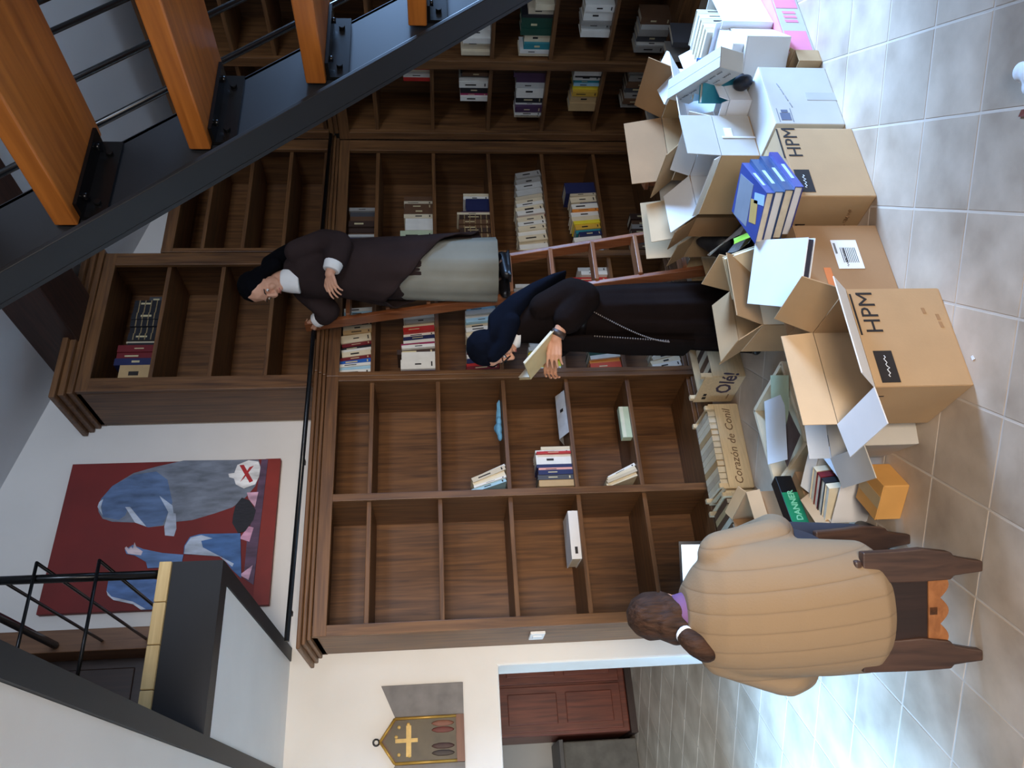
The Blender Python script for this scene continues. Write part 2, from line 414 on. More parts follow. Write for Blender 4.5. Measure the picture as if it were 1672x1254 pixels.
# ladder rail
rl = empty('ladder_rail', (2.7, 4.262, 2.462)); tag(rl, 'thin black steel ladder rail along the top of the lower bookcases', 'rail')
MB().tube([(-1.75, 0, 0.02), (1.83, 0, -0.035)], 0.014, 10).build('rail_tube', STEELP, rl)
for x in (-1.6, -0.75, 0.1, 0.95, 1.7):
    z = 0.02 - 0.055 * (x + 1.75) / 3.58
    MB().box(x - 0.012, x + 0.012, 0.0, 0.06, z - 0.01, z + 0.01).build('bracket', STEELP, rl)
# ------------------------------------------------------------------ steel stair, seen from below
YS = 1.45                      # inner face of the far string
stair = empty('staircase', (2.9, 1.0, 0.0)); tag(stair, 'open-riser steel staircase with orange-brown wooden treads crossing the top of the view', 'staircase')
sx, sy = 2.9, 1.0
def SB(mb, nm, mt, bev=0.0, par=None):
    for v in mb.bm.verts:
        v.co.x -= sx; v.co.y -= sy
    return mb.build(nm, mt, par or stair, bevel=bev)
def low(x): return 2.597 - 1.136 * (x - 1.031)
def upp(x): return 2.66 - 1.149 * (x - 1.301)
xa, xb = 0.62, 3.30
sp = [(xa, low(xa)), (xb, max(0, low(xb))), (xb, upp(xb)), (xa, upp(xa))]
SB(MB().prism(sp, YS, YS + 0.012, 'Y'), 'string', STEEL)
SB(MB().prism([(xa, low(xa)), (xb, low(xb)), (xb, low(xb) + 0.018), (xa, low(xa) + 0.018)], YS - 0.075, YS, 'Y'), 'string_flange', STEEL, 0.002)
SB(MB().prism([(xa, upp(xa) - 0.018), (xb, upp(xb) - 0.018), (xb, upp(xb)), (xa, upp(xa))], YS, YS + 0.075, 'Y'), 'string_flange', STEEL, 0.002)
SB(MB().prism(sp, 0.50, 0.512, 'Y'), 'string', STEEL)
# treads: rear edge (left) and underside face the camera
for k in range(-2, 9):
    xr = 1.236 + 0.2305 * k; zb = 2.478 - 0.256 * k
    if zb < 0.05: continue
    t = MB(); t.box(xr - sx, xr + 0.28 - sx, 0.515 - sy, YS - 0.006 - sy, zb, zb + 0.05)
    td = t.build('tread', TREAD, stair, bevel=0.004)
    for yy, s in ((YS - 0.004, -1), (0.516, 1)):
        y0, y1 = sorted((yy, yy + s * 0.05)); w0, w1 = sorted((yy, yy + s * 0.008))
        b = MB()
        b.box(xr + 0.02 - sx, xr + 0.25 - sx, y0 - sy, y1 - sy, zb - 0.009, zb - 0.001)
        b.box(xr + 0.02 - sx, xr + 0.25 - sx, w0 - sy, w1 - sy, zb - 0.055, zb - 0.009)
        for bx in (0.06, 0.21):
            b.tube([(xr + bx - sx, yy + s * 0.03 - sy, zb - 0.018), (xr + bx - sx, yy + s * 0.03 - sy, zb - 0.008)], 0.008, 6)
            b.tube([(xr + bx - sx, yy + s * 0.008 - sy, zb - 0.032), (xr + bx - sx, yy + s * 0.016 - sy, zb - 0.032)], 0.008, 6)
        br = b.build('bracket', STEELP, td)
# guard rods running parallel to the string
for off in (0.20, 0.47, 0.77):
    SB(MB().tube([(0.75, YS + 0.04, upp(0.75) + off), (3.0, YS + 0.04, upp(3.0) + off)], 0.009, 8), 'guard_rod', STEELP)
SB(MB().tube([(0.75, YS + 0.04, upp(0.75) + 1.0), (3.0, YS + 0.04, upp(3.0) + 1.0)], 0.02, 8), 'handrail', STEELP)
for x in (0.75, 3.0):
    SB(MB().box(x - 0.018, x + 0.018, YS + 0.022, YS + 0.058, upp(x) - 0.1, upp(x) + 1.0), 'post', STEELP)

# ------------------------------------------------------------------ mezzanine landing at the upper left
EX, EY, EZ = 1.031, 3.174, 2.547       # outer corner of the landing, underside
mz = empty('mezzanine_landing', (0.6, 3.9, EZ)); tag(mz, 'mezzanine landing with black steel edge beams, white soffit and rod railing', 'landing')
def MZ(mb, nm, mt, bev=0.0):
    for v in mb.bm.verts:
        v.co.x -= 0.6; v.co.y -= 3.9; v.co.z -= EZ
    return mb.build(nm, mt, mz, bevel=bev)
BX = 0.335
MZ(MB().box(BX + 0.06, EX, EY, EY + 0.012, EZ, 2.738), 'edge_beam', STEEL)
MZ(MB().box(BX + 0.06, EX, EY + 0.012, EY + 0.09, EZ, EZ + 0.014), 'beam_flange', STEEL)
MZ(MB().box(EX - 0.012, EX, EY + 0.012, YW, EZ + 0.014, 2.738), 'edge_beam', STEEL)
MZ(MB().box(EX - 0.072, EX, EY + 0.09, YW, EZ, EZ + 0.014), 'beam_flange', STEEL)
MZ(MB().box(BX, BX + 0.065, YR, YW, EZ - 0.002, 2.738), 'cross_beam', STEEL)
MZ(MB().box(BX + 0.066, EX - 0.073, EY + 0.091, YW, EZ + 0.006, EZ + 0.03), 'soffit', PLASTER)
MZ(MB().box(XL, BX - 0.001, YR, YW, EZ + 0.012, EZ + 0.04), 'soffit', PLASTER)
YPLY = wood('deck_board', (188, 160, 108), (216, 190, 136), 'X', 0.6)
for x0 in [BX + 0.066 + 0.158 * i for i in range(4)]:
    MZ(MB().box(x0, min(x0 + 0.155, EX), EY - 0.012, YW, 2.739, 2.785), 'deck_board', YPLY, 0.003)
MZ(MB().box(XL, BX + 0.064, YR, YW, 2.739, 2.785), 'deck', YPLY)
# railing
MZ(MB().tube([(EX - 0.045, EY + 0.01, 2.785), (EX - 0.045, EY + 0.01, 3.70)], 0.017, 10), 'post', STEELP)
for z in (3.01, 3.24, 3.46):
    MZ(MB().tube([(EX + 0.012, 4.46, z), (EX + 0.012, EY - 0.012, z), (BX + 0.1, EY - 0.012, z)], 0.0075, 8), 'guard_rod', STEELP)
MZ(MB().tube([(EX, 4.46, 3.69), (EX, EY, 3.70), (BX + 0.1, EY, 3.70)], 0.020, 8), 'handrail', STEELP)
# upper door in the back wall
dr = empty('door_2', (0.72, 4.62, 2.786)); struct(dr)
DOORF = wood('door_frame_wood', (92, 60, 38), (132, 92, 60), 'Z')
MB().box(0.275, 0.39, -0.15, 0.175, 0, 1.5).build('jamb', DOORF, dr, bevel=0.004)
MB().box(-0.45, -0.34, -0.15, 0.175, 0, 1.5).build('jamb', DOORF, dr, bevel=0.004)
MB().box(-0.45, 0.39, -0.15, 0.175, 1.5, 1.62).build('head', DOORF, dr, bevel=0.004)
lf = MB().box(-0.34, 0.275, 0.06, 0.10, 0, 1.5).build('door_leaf', wood('dark_door', (38, 24, 18), (58, 36, 26), 'Z'), dr)
for k in range(3): MB().box(-0.29, 0.225, 0.05, 0.062, 0.08 + k * 0.48, 0.48 + k * 0.48).build('panel', MATS['dark_door'], lf, bevel=0.008)

# ------------------------------------------------------------------ painting
PR = mat('oil_red', (114, 26, 22), 0.65, 0.18, 3, bump=0.05, bscale=40)
pt = empty('painting', (1.73, YW - 0.02, 2.69)); tag(pt, 'large red canvas with grey-blue hooded figures and a red cross sign', 'painting')
px, py, pz = pt.location
MB().prism([(1.272 - px, 0.0), (2.187 - px, 0.0), (2.187 - px, 1.25), (1.272 - px, 1.27)], -0.02, 0.018, 'Y').build('canvas', PR, pt, bevel=0.003)
MB().prism([(1.272 - px, 0.0), (2.187 - px, 0.0), (2.187 - px, 0.09), (1.272 - px, 0.09)], -0.0212, -0.0195, 'Y').build('paint_band', mat('oil_orange_red', (130, 36, 24), 0.6, 0.15, 5), pt)
POLY = {
    'fig1': [(1.911,3.742),(1.952,3.731),(2.034,3.679),(2.115,3.569),(2.154,3.44),(2.191,3.28),(2.182,2.826),(2.112,2.8),(2.005,2.83),(1.932,2.882),(1.872,2.952),(1.839,3.044),(1.798,3.181),(1.791,3.275),(1.769,3.346),(1.762,3.429),(1.795,3.509),(1.805,3.64),(1.827,3.7),(1.869,3.73)],
    'blue1': [(1.952,3.731),(2.034,3.679),(2.104,3.567),(2.122,3.435),(2.065,3.36),(1.916,3.31),(1.774,3.347),(1.762,3.429),(1.778,3.469),(1.894,3.562),(1.843,3.572),(1.814,3.605),(1.838,3.701)],
    'arm1': [(1.763,3.336),(1.854,3.325),(1.843,3.281),(1.75,3.264),(1.701,3.272),(1.708,3.324)],
    'hi1': [(1.895,3.581),(1.894,3.552),(1.841,3.506),(1.767,3.439),(1.795,3.509)],
    'hi1b': [(1.961,3.393),(1.895,3.307),(1.833,3.29),(1.844,3.319)],
    'hi0': [(1.9,3.741),(1.931,3.737),(1.951,3.717),(1.9,3.722),(1.848,3.703)],
    'sign': [(2.058,2.962),(2.069,2.992),(2.091,2.999),(2.096,2.964),(2.15,2.951),(2.179,2.885),(2.168,2.825),(2.101,2.799),(2.016,2.831),(1.991,2.897),(2.02,2.948)],
    'x1': [(2.147,2.938),(2.149,2.912),(2.038,2.845),(2.028,2.866)],
    'x2': [(2.131,2.876),(2.141,2.85),(2.056,2.903),(2.035,2.922)],
    'purple': [(2.18,2.806),(2.181,2.767),(1.389,2.784),(1.43,2.843),(1.654,2.846),(1.888,2.82)],
    'pink1': [(1.962,2.875),(1.964,2.807),(1.867,2.818),(1.921,2.861)],
    'pink2': [(1.671,2.89),(1.745,2.845),(1.736,2.814),(1.649,2.831)],
    'pink3': [(1.45,2.868),(1.505,2.799),(1.419,2.814)],
    'bird': [(1.82,2.942),(1.882,2.934),(1.93,2.901),(1.91,2.855),(1.846,2.811),(1.785,2.82),(1.715,2.861),(1.705,2.902),(1.769,2.942)],
    'fig2': [(1.589,3.201),(1.638,3.203),(1.692,3.177),(1.707,3.123),(1.703,2.888),(1.43,2.856),(1.481,2.912),(1.566,2.981)],
    'fig2w': [(1.589,3.197),(1.638,3.198),(1.687,3.172),(1.7,3.113),(1.677,3.045),(1.664,3.109),(1.624,3.095),(1.519,2.907),(1.5,2.914),(1.566,2.995)],
    'arm2': [(1.627,3.537),(1.655,3.496),(1.628,3.436),(1.599,3.322),(1.584,3.201),(1.531,3.203),(1.512,3.328),(1.512,3.392),(1.549,3.406),(1.591,3.476),(1.602,3.524)],
    'hand2': [(1.637,3.539),(1.646,3.531),(1.631,3.515),(1.645,3.503),(1.63,3.492),(1.669,3.489),(1.639,3.473),(1.613,3.434),(1.589,3.44),(1.602,3.515)],
    'low': [(1.452,3.598),(1.454,3.383),(1.441,3.327),(1.273,3.311),(1.272,3.391),(1.311,3.441),(1.339,3.552),(1.387,3.597)],
    'low_w': [(1.387,3.597),(1.353,3.563),(1.32,3.443),(1.275,3.365),(1.272,3.391),(1.306,3.44),(1.334,3.551),(1.363,3.587)],
}
PC = {'fig1': (112, 120, 134), 'blue1': (84, 108, 146), 'arm1': (172, 182, 200), 'hi1': (190, 200, 216), 'hi1b': (176, 190, 210), 'hi0': (178, 190, 206),
      'sign': (226, 224, 224), 'x1': (168, 30, 36), 'x2': (168, 30, 36), 'purple': (84, 60, 84), 'pink1': (204, 160, 182), 'pink2': (204, 150, 178), 'pink3': (204, 160, 182),
      'bird': (22, 22, 32), 'fig2': (66, 104, 158), 'fig2w': (176, 188, 206), 'arm2': (92, 124, 172), 'hand2': (206, 190, 196), 'low': (84, 116, 168), 'low_w': (206, 212, 224)}
PN = {'sign': 'painted_sign', 'x1': 'painted_cross_stroke', 'x2': 'painted_cross_stroke', 'bird': 'painted_bird', 'purple': 'painted_ground'}
for k, (nm, pp) in enumerate(POLY.items()):
    y = -0.0205 - 0.0005 * (k + 1)
    MB().prism([(a - px, b - pz) for a, b in pp], y, y + 0.0012 + 0.0004 * k, 'Y').build(PN.get(nm, 'painted_figure'), mat('oil_' + nm, PC[nm], 0.6, 0.34, 11, (2.5, 1, 0.7), bump=0.1, bscale=50), pt)

# ------------------------------------------------------------------ icon triptych on the wall
GOLD = mat('old_gold', (176, 138, 62), 0.4, 0.2, 12, metal=0.4)
DKICON = mat('icon_ground', (82, 70, 50), 0.5, 0.25, 10)
SLATE = mat('icon_wing_grey', (112, 108, 106), 0.55, 0.2, 12)
ic = empty('icon_triptych', (0.512, YW - 0.015, 1.595)); tag(ic, 'small gold-edged gabled icon with open grey side wing above the opening', 'icon')
HW, HS, HP = 0.118, 0.372, 0.45
shape = [(-HW, 0), (HW, 0), (HW, HS), (0, HP), (-HW, HS)]
MB().prism(shape, -0.015, 0.013, 'Y').build('panel', wood('icon_wood', (70, 44, 28), (104, 66, 42), 'Z'), ic)
inn = [(-HW + 0.014, 0.045), (HW - 0.014, 0.045), (HW - 0.014, HS - 0.012), (0, HP - 0.02), (-HW + 0.014, HS - 0.012)]
MB().prism(inn, -0.018, -0.015, 'Y').build('image_field', DKICON, ic)
for a, b in (((-HW, 0.04), (-HW, HS)), ((-HW, HS), (0, HP)), ((0, HP), (HW, HS)), ((HW, HS), (HW, 0.04))):
    MB().tube([(a[0] * 0.94, -0.02, a[1]), (b[0] * 0.94, -0.02, b[1])], 0.008, 6).build('gold_moulding', GOLD, ic)
MB().box(-HW, HW, -0.028, -0.015, 0.0, 0.042).build('base_rail', wood('icon_base', (96, 58, 40), (126, 80, 56), 'X'), ic)
OG = mat('icon_ochre', (204, 166, 92), 0.5, 0.2, 20)
MB().box(-0.08, 0.075, -0.0195, -0.018, 0.285, 0.312).build('painted_crossbar', OG, ic)
MB().box(-0.010, 0.010, -0.0197, -0.018, 0.25, 0.37).build('painted_upright', OG, ic)
for x, z in ((-0.068, 0.35), (0.068, 0.35), (0.08, 0.30), (-0.075, 0.295), (0.02, 0.365)):
    MB().ball((x, -0.0185, z), (0.011, 0.002, 0.011), None, None, 1).build('painted_halo', OG, ic)
for x, c in ((-0.07, (52, 40, 32)), (-0.035, (60, 34, 26)), (0.045, (96, 40, 30)), (0.078, (120, 74, 56))):
    MB().ball((x, -0.0185, 0.115), (0.016, 0.003, 0.062), None, None, 2).build('painted_saint', mat('icon_robe_%d' % c[0], c, 0.6, 0.2, 20), ic)
for s in (-1, 1):
    e = s * HW; o_ = s * (HW + 0.168)
    MB().prism([(e, 0), (o_, 0), (o_, HP), (e, HS)], -0.008, 0.008, 'Y').build('side_wing', SLATE, ic, bevel=0.002)
hk = MB(); hk.tube([(0.016 * math.cos(t), -0.004, HP + 0.022 + 0.016 * math.sin(t)) for t in [2 * math.pi * i / 12 for i in range(13)]], 0.005, 6)
hk.build('hanging_ring', STEELP, ic)

# switch plate on the side of the left bookcase
sw = empty('wall_switch', (0.978, 4.52, 1.19)); tag(sw, 'small white switch plate on the left side of the empty bookcase', 'switch')
MB().box(-0.010, 0.006, -0.07, 0.07, -0.04, 0.04).build('plate', WCARD, sw, bevel=0.003)
MB().box(-0.016, -0.010, -0.03, 0.02, -0.025, 0.025).build('rocker', WCARD, sw, bevel=0.002)

# cabinet in the next room
RED = wood('red_cabinet_wood', (78, 36, 26), (122, 62, 44), 'Z', 0.4)
cb = empty('cabinet', (1.08, 8.0, 0.0)); tag(cb, 'reddish brown panelled cabinet standing in the room beyond the opening', 'cabinet')
MB().box(-0.28, 0.55, -0.3, 0.3, 0.06, 1.7).build('body', RED, cb, bevel=0.01)
for x0, x1 in ((-0.25, 0.13), (0.15, 0.53)):
    d = MB().box(x0, x1, -0.325, -0.30, 0.12, 1.66).build('door', RED, cb, bevel=0.006)
    for z0, z1 in ((0.2, 0.62), (0.7, 1.14), (1.22, 1.6)): MB().box(x0 + 0.06, x1 - 0.06, -0.34, -0.325, z0, z1).build('panel', RED, d, bevel=0.012)
MB().box(-0.3, 0.57, -0.34, 0.3, 0.0, 0.06).build('plinth', wood('dark_plinth', (36, 22, 18), (52, 32, 26), 'X'), cb)
gs = empty('side_shelf', (0.45, 8.05, 0.0)); tag(gs, 'low grey stone-topped unit left of the reddish cabinet beyond the opening', 'unit')
MB().box(-0.5, 0.3, -0.25, 0.28, 0.0, 0.66).build('body', mat('grey_stone', (96, 90, 82), 0.8, 0.25, 9), gs, bevel=0.01)
MB().box(-0.52, 0.32, -0.28, 0.28, 0.66, 0.70).build('worktop', mat('grey_dark_top', (70, 66, 64), 0.5, 0.1, 9), gs, bevel=0.005)
bb = MB().box(-0.09, 0.09, -0.06, 0.06, 0, 0.16); bb = bb.build('tissue_box', solid((90, 140, 200)), None, bevel=0.004); bb.location = (0.42, 7.95, 0.70)
tag(bb, 'small blue and white carton on the grey unit beyond the opening', 'carton')
MB().box(-0.08, 0.08, -0.062, -0.058, 0.08, 0.15).build('white_label', PAPER, bb)
# ------------------------------------------------------------------ books on the shelves
CN = {'white': (228, 226, 218), 'cream': (222, 208, 178), 'tan': (190, 158, 112), 'beige': (200, 186, 160), 'grey': (152, 148, 142), 'pale grey': (190, 190, 186),
      'dark grey': (72, 72, 76), 'black': (28, 28, 34), 'navy': (34, 40, 82), 'blue': (36, 92, 176), 'light blue': (160, 198, 216), 'red': (180, 40, 36),
      'dark red': (112, 28, 34), 'orange': (226, 140, 52), 'orange-red': (206, 76, 48), 'yellow': (232, 214, 56), 'dark green': (24, 70, 56), 'teal': (44, 130, 142),
      'pale green': (186, 198, 168), 'brown': (98, 70, 50), 'dark brown': (62, 44, 36), 'purple': (72, 46, 78), 'pink': (224, 160, 146), 'magenta': (150, 40, 84), 'mustard': (206, 164, 62)}
ORD = ['first', 'second', 'third', 'fourth', 'fifth', 'sixth', 'seventh', 'eighth', 'ninth', 'tenth', 'eleventh', 'twelfth', 'thirteenth', 'fourteenth', 'fifteenth', 'sixteenth',
       'seventeenth', 'eighteenth', 'nineteenth', 'twentieth', 'twenty-first', 'twenty-second', 'twenty-third', 'twenty-fourth']
def book_mesh(t, H, d, col, title=True, bands=False):
    """spine on -Y at y=0, thickness along +X from 0, height along Z"""
    b = MB(); c = solid(CN[col], 0.5); cv = min(0.003, t * 0.18)
    b.box(0, t, 0, cv, 0, H, c)
    b.box(0, cv, cv, d, 0, H, c); b.box(t - cv, t, cv, d, 0, H, c)
    b.box(cv, t - cv, cv, d - 0.004, 0.004, H - 0.004, PAGES)
    lum = sum(CN[col]) / 3
    ink = INK if lum > 110 else solid((206, 192, 150), 0.5)
    if title and t > 0.010 and rnd.random() < 0.6:
        z0 = H * rnd.uniform(0.35, 0.5); z1 = z0 + H * rnd.uniform(0.18, 0.38); w = t * rnd.uniform(0.07, 0.15)
        b.box(t / 2 - w, t / 2 + w, -0.0008, 0.0005, z0, z1, ink)
        if rnd.random() < 0.5: b.box(t * 0.25, t * 0.75, -0.0008, 0.0005, H * 0.08, H * 0.12, ink)
    if bands:
        for q in (0.1, 0.28, 0.46, 0.64, 0.82): b.box(0.001, t - 0.001, -0.002, 0.001, H * q, H * q + 0.006, solid((150, 128, 90), 0.5))
    return b
def place_book(t, H, d, col, M, label, group, kind='book', **kw):
    o = book_mesh(t, H, d, col, **kw).build('book', None)
    o.matrix_world = M
    return tag(o, label, 'book', group)
def shelf_row(where, specs, x, z, yf, side='back', gap=0.0008):
    """books from left to right; spec = (colour, thickness, height[, lean degrees to the left[, kind]])"""
    group = 'books on the ' + where; H0 = None
    for k, s in enumerate(specs):
        col, t, H = s[0], s[1], s[2]; lean = R(s[3]) if len(s) > 3 else 0.0; kind = s[4] if len(s) > 4 else ('paperback' if t < 0.022 else 'hardback')
        if k == 0 and lean > 0: x += (H * math.sin(lean)) * (1 if side == 'back' else 1)
        push = rnd.uniform(0.0, 0.03)
        d = min(0.28, H * 0.68)
        if side == 'back':
            M = Matrix.Translation((x, yf + push, z)) @ Matrix.Rotation(-lean, 4, 'Y')
        else:   # right wall: left to right runs towards -Y, spines face -X
            M = Matrix.Translation((yf + push, x, z)) @ Matrix.Rotation(R(-90), 4, 'Z') @ Matrix.Rotation(-lean, 4, 'Y')
        lab = '%s %s, %s from the left on the %s' % (col, kind, ORD[k], where)
        place_book(t, H, d, col, M, lab, group, bands=(kind == 'bound volume'))
        step = (t / math.cos(lean) if lean >= 0 else t / math.cos(lean)) + gap
        x += step if side == 'back' else -step
ZS = [z + ST / 2 + 0.0005 for z in SH]
YB = YF + 0.05
# second bay
shelf_row('third shelf of the second bay', [('light blue', .022, .21, 18), ('white', .012, .20, 18), ('cream', .034, .20, 20), ('beige', .030, .21, 22), ('white', .014, .20, 24)], 1.775, ZS[2], YB)
shelf_row('fourth shelf of the second bay', [('tan', .040, .205), ('dark grey', .030, .21), ('navy', .030, .205), ('pink', .018, .20), ('navy', .022, .21), ('white', .064, .21), ('red', .014, .205), ('white', .016, .21), ('cream', .022, .175)], 1.80, ZS[3], YB)
shelf_row('fifth shelf of the second bay', [('cream', .022, .20, 20), ('beige', .018, .20, 21), ('cream', .024, .19, 23), ('white', .018, .19, 26)], 1.785, ZS[4], YB)
# third bay, behind the ladder
B3 = 2.575
shelf_row('top shelf of the ladder bay', [('white', .034, .215, 3), ('light blue', .026, .20, 5), ('white', .020, .205, 5), ('blue', .032, .205, 6), ('dark red', .022, .19, 8), ('cream', .036, .18, 8), ('white', .026, .185, 8), ('black', .020, .19, 9), ('dark red', .022, .185, 9), ('cream', .055, .19, 8), ('tan', .03, .18, 6),
           ('beige', .034, .18, 6), ('black', .020, .18, 5), ('pink', .03, .18, 4), ('red', .02, .17, 4), ('light blue', .03, .18, 4), ('white', .03, .18, 4)], B3, ZS[0], YB)
shelf_row('second shelf of the ladder bay', [('navy', .040, .21, 0), ('white', .068, .215, 1), ('white', .055, .21, 1), ('dark brown', .036, .24, 2), ('white', .024, .21, 4), ('magenta', .026, .215, 5), ('white', .024, .20, 5), ('navy', .026, .20, 6), ('white', .022, .20, 6), ('red', .036, .20, 6), ('cream', .032, .20, 6), ('grey', .03, .19, 6), ('white', .03, .2, 5), ('brown', .03, .2, 5)], B3, ZS[1], YB)
shelf_row('third shelf of the ladder bay', [('white', .022, .19, 4), ('dark red', .030, .205, 5), ('red', .030, .205, 6), ('navy', .034, .20, 7), ('white', .030, .20, 7), ('magenta', .02, .20, 7), ('white', .03, .20, 8), ('light blue', .03, .20, 8), ('white', .026, .19, 8), ('pale grey', .03, .19, 8), ('cream', .03, .2, 7),
           ('white', .03, .2, 7), ('beige', .03, .2, 7), ('light blue', .03, .2, 6), ('white', .03, .2, 6), ('pale grey', .03, .2, 6), ('light blue', .03, .19, 5), ('white', .03, .19, 5)], B3, ZS[2], YB)
shelf_row('fourth shelf of the ladder bay', [('white', .036, .15, 3), ('yellow', .044, .205, 4), ('yellow', .044, .205, 4), ('yellow', .036, .20, 5), ('white', .028, .20, 5), ('white', .026, .19, 6), ('pale grey', .03, .19, 6)], B3, ZS[3], YB)
shelf_row('fifth shelf of the ladder bay', [('orange-red', .052, .20, 4), ('orange', .034, .20, 5), ('white', .030, .195, 6), ('dark green', .040, .20, 7), ('cream', .03, .19, 7), ('grey', .03, .19, 7)], B3, ZS[4], YB)
shelf_row('bottom shelf of the ladder bay', [('white', .04, .19, 10), ('cream', .04, .20, 14), ('beige', .03, .19, 15), ('white', .03, .18, 16), ('cream', .03, .19, 16)], B3, ZS[5], YB)
# right half of the ladder bay
shelf_row('fourth shelf beside the ladder rungs', [('grey', .085, .26, 0), ('pale grey', .03, .25, 0)], 3.17, ZS[3], YB + 0.03)
shelf_row('fifth shelf beside the ladder rungs', [('white', .025, .18, 0), ('red', .040, .24, 0), ('red', .040, .24, 0), ('red', .036, .235, 0), ('white', .03, .18, 0), ('pale grey', .03, .2, 0)], 3.20, ZS[4], YB + 0.02)
# corner bay of the back wall
B4 = 3.515
shelf_row('top shelf of the corner bay', [('navy', .05, .18), ('navy', .05, .18), ('navy', .05, .18), ('pale grey', .02, .175), ('brown', .03, .18), ('dark brown', .04, .18), ('dark brown', .05, .18), ('brown', .05, .17), ('dark grey', .04, .17), ('grey', .03, .18)], B4, ZS[0], YB)
shelf_row('second shelf of the corner bay', [('black', .036, .25), ('navy', .036, .25), ('black', .036, .25), ('navy', .02, .245), ('pale green', .09, .225), ('white', .06, .19), ('white', .05, .19), ('cream', .035, .20), ('brown', .05, .20), ('brown', .045, .195), ('beige', .03, .20), ('brown', .04, .2)], B4, ZS[1], YB)
shelf_row('third shelf of the corner bay', [('white', .04, .20, 2), ('white', .03, .20, 5), ('white', .03, .19, 8), ('brown', .04, .22, 0, 'bound volume'), ('brown', .04, .22, 0, 'bound volume'), ('dark brown', .04, .215, 0, 'bound volume'), ('brown', .04, .22, 0, 'bound volume'), ('brown', .04, .22, 0, 'bound volume'), ('dark brown', .04, .215, 0, 'bound volume'),
           ('cream', .02, .23), ('purple', .025, .2), ('navy', .11, .165), ('white', .03, .18), ('cream', .02, .18)], B4, ZS[2], YB)
shelf_row('fourth shelf of the corner bay', [('cream', .04, .205, 4), ('white', .045, .20, 6), ('beige', .03, .20, 8), ('cream', .05, .205, 8), ('white', .05, .20, 8), ('cream', .04, .2, 9), ('white', .035, .20, 9), ('cream', .05, .20, 10), ('red', .012, .20, 10), ('white', .04, .20, 10), ('cream', .05, .205, 11), ('white', .03, .2, 12), ('cream', .04, .2, 12), ('beige', .03, .2, 12),
           ('pale grey', .05, .19, 12), ('pale grey', .05, .19, 12), ('grey', .05, .185, 12), ('grey', .05, .185, 12)], B4, ZS[3], YB)
shelf_row('fifth shelf of the corner bay', [('light blue', .045, .2, 4), ('white', .04, .18, 6), ('mustard', .02, .18, 6), ('white', .05, .2, 6), ('navy', .035, .16, 6), ('teal', .03, .18, 6), ('mustard', .04, .18, 6), ('yellow', .03, .19, 6), ('cream', .04, .2, 6), ('white', .04, .2, 5), ('orange', .02, .19, 5), ('white', .045, .19, 5), ('navy', .03, .12, 5), ('cream', .05, .19, 5), ('beige', .02, .19, 4), ('navy', .10, .22, 2)], B4, ZS[4], YB)
shelf_row('bottom shelf of the corner bay', [('dark brown', .04, .18), ('brown', .04, .18), ('dark grey', .04, .17), ('brown', .05, .18), ('dark brown', .05, .18), ('grey', .04, .17), ('brown', .05, .16), ('dark brown', .05, .17)], B4, ZS[5], YB)
# side wall, first bay: books stand against its right-hand upright
def side_row(where, specs, y_right, row):
    w = sum(s[1] + 0.0008 for s in specs)
    shelf_row(where, specs, y_right + w + 0.01, ZS[row], XF + 0.06, 'side')
side_row('top shelf of the first side bay', [('beige', .03, .17), ('tan', .03, .18), ('white', .02, .17)], 3.80, 0)
side_row('second shelf of the first side bay', [('red', .03, .18), ('white', .03, .18), ('cream', .03, .18), ('red', .03, .18)], 3.74, 1)
side_row('third shelf of the first side bay', [('white', .04, .19), ('magenta', .015, .19), ('black', .05, .19), ('white', .05, .2), ('white', .03, .2), ('dark grey', .03, .19), ('brown', .03, .18), ('tan', .04, .15)], 3.74, 2)
side_row('fourth shelf of the first side bay', [('beige', .04, .19), ('white', .03, .19), ('purple', .05, .19), ('white', .02, .19), ('black', .05, .19), ('white', .03, .19), ('white', .05, .19), ('pale grey', .05, .2), ('purple', .04, .2), ('purple', .04, .22), ('dark brown', .05, .22)], 3.735, 3)
side_row('fifth shelf of the first side bay', [('tan', .07, .19), ('tan', .06, .185), ('mustard', .04, .18), ('yellow', .04, .18), ('light blue', .02, .18), ('teal', .02, .18), ('white', .04, .19), ('black', .01, .18), ('white', .06, .19)], 3.74, 4)
side_row('bottom shelf of the first side bay', [('grey', .05, .2), ('brown', .04, .2), ('grey', .05, .19), ('dark grey', .05, .2), ('brown', .05, .2), ('grey', .05, .19), ('grey', .05, .2)], 3.745, 5)
def side_row2(where, specs, row): shelf_row(where, specs, 3.655, ZS[row], XF + 0.06, 'side')
side_row2('third shelf of the second side bay', [('cream', .03, .19), ('beige', .03, .18), ('cream', .03, .18), ('white', .04, .18), ('white', .05, .17)], 2)
side_row2('fourth shelf of the second side bay', [('cream', .02, .20), ('white', .03, .195), ('teal', .045, .17), ('cream', .06, .17), ('dark green', .05, .20), ('dark green', .05, .20), ('dark green', .03, .2), ('black', .02, .2), ('beige', .04, .16), ('cream', .04, .12)], 3)
shelf_row('fifth shelf of the second side bay', [('white', .05, .19), ('pale grey', .04, .19), ('grey', .03, .2), ('white', .07, .19), ('white', .05, .19)], 3.50, ZS[4], XF + 0.06, 'side')
shelf_row('bottom shelf of the second side bay', [('grey', .05, .2), ('white', .03, .19), ('dark grey', .05, .2), ('grey', .05, .2), ('pale grey', .03, .19), ('brown', .05, .2)], 3.62, ZS[5], XF + 0.06, 'side')
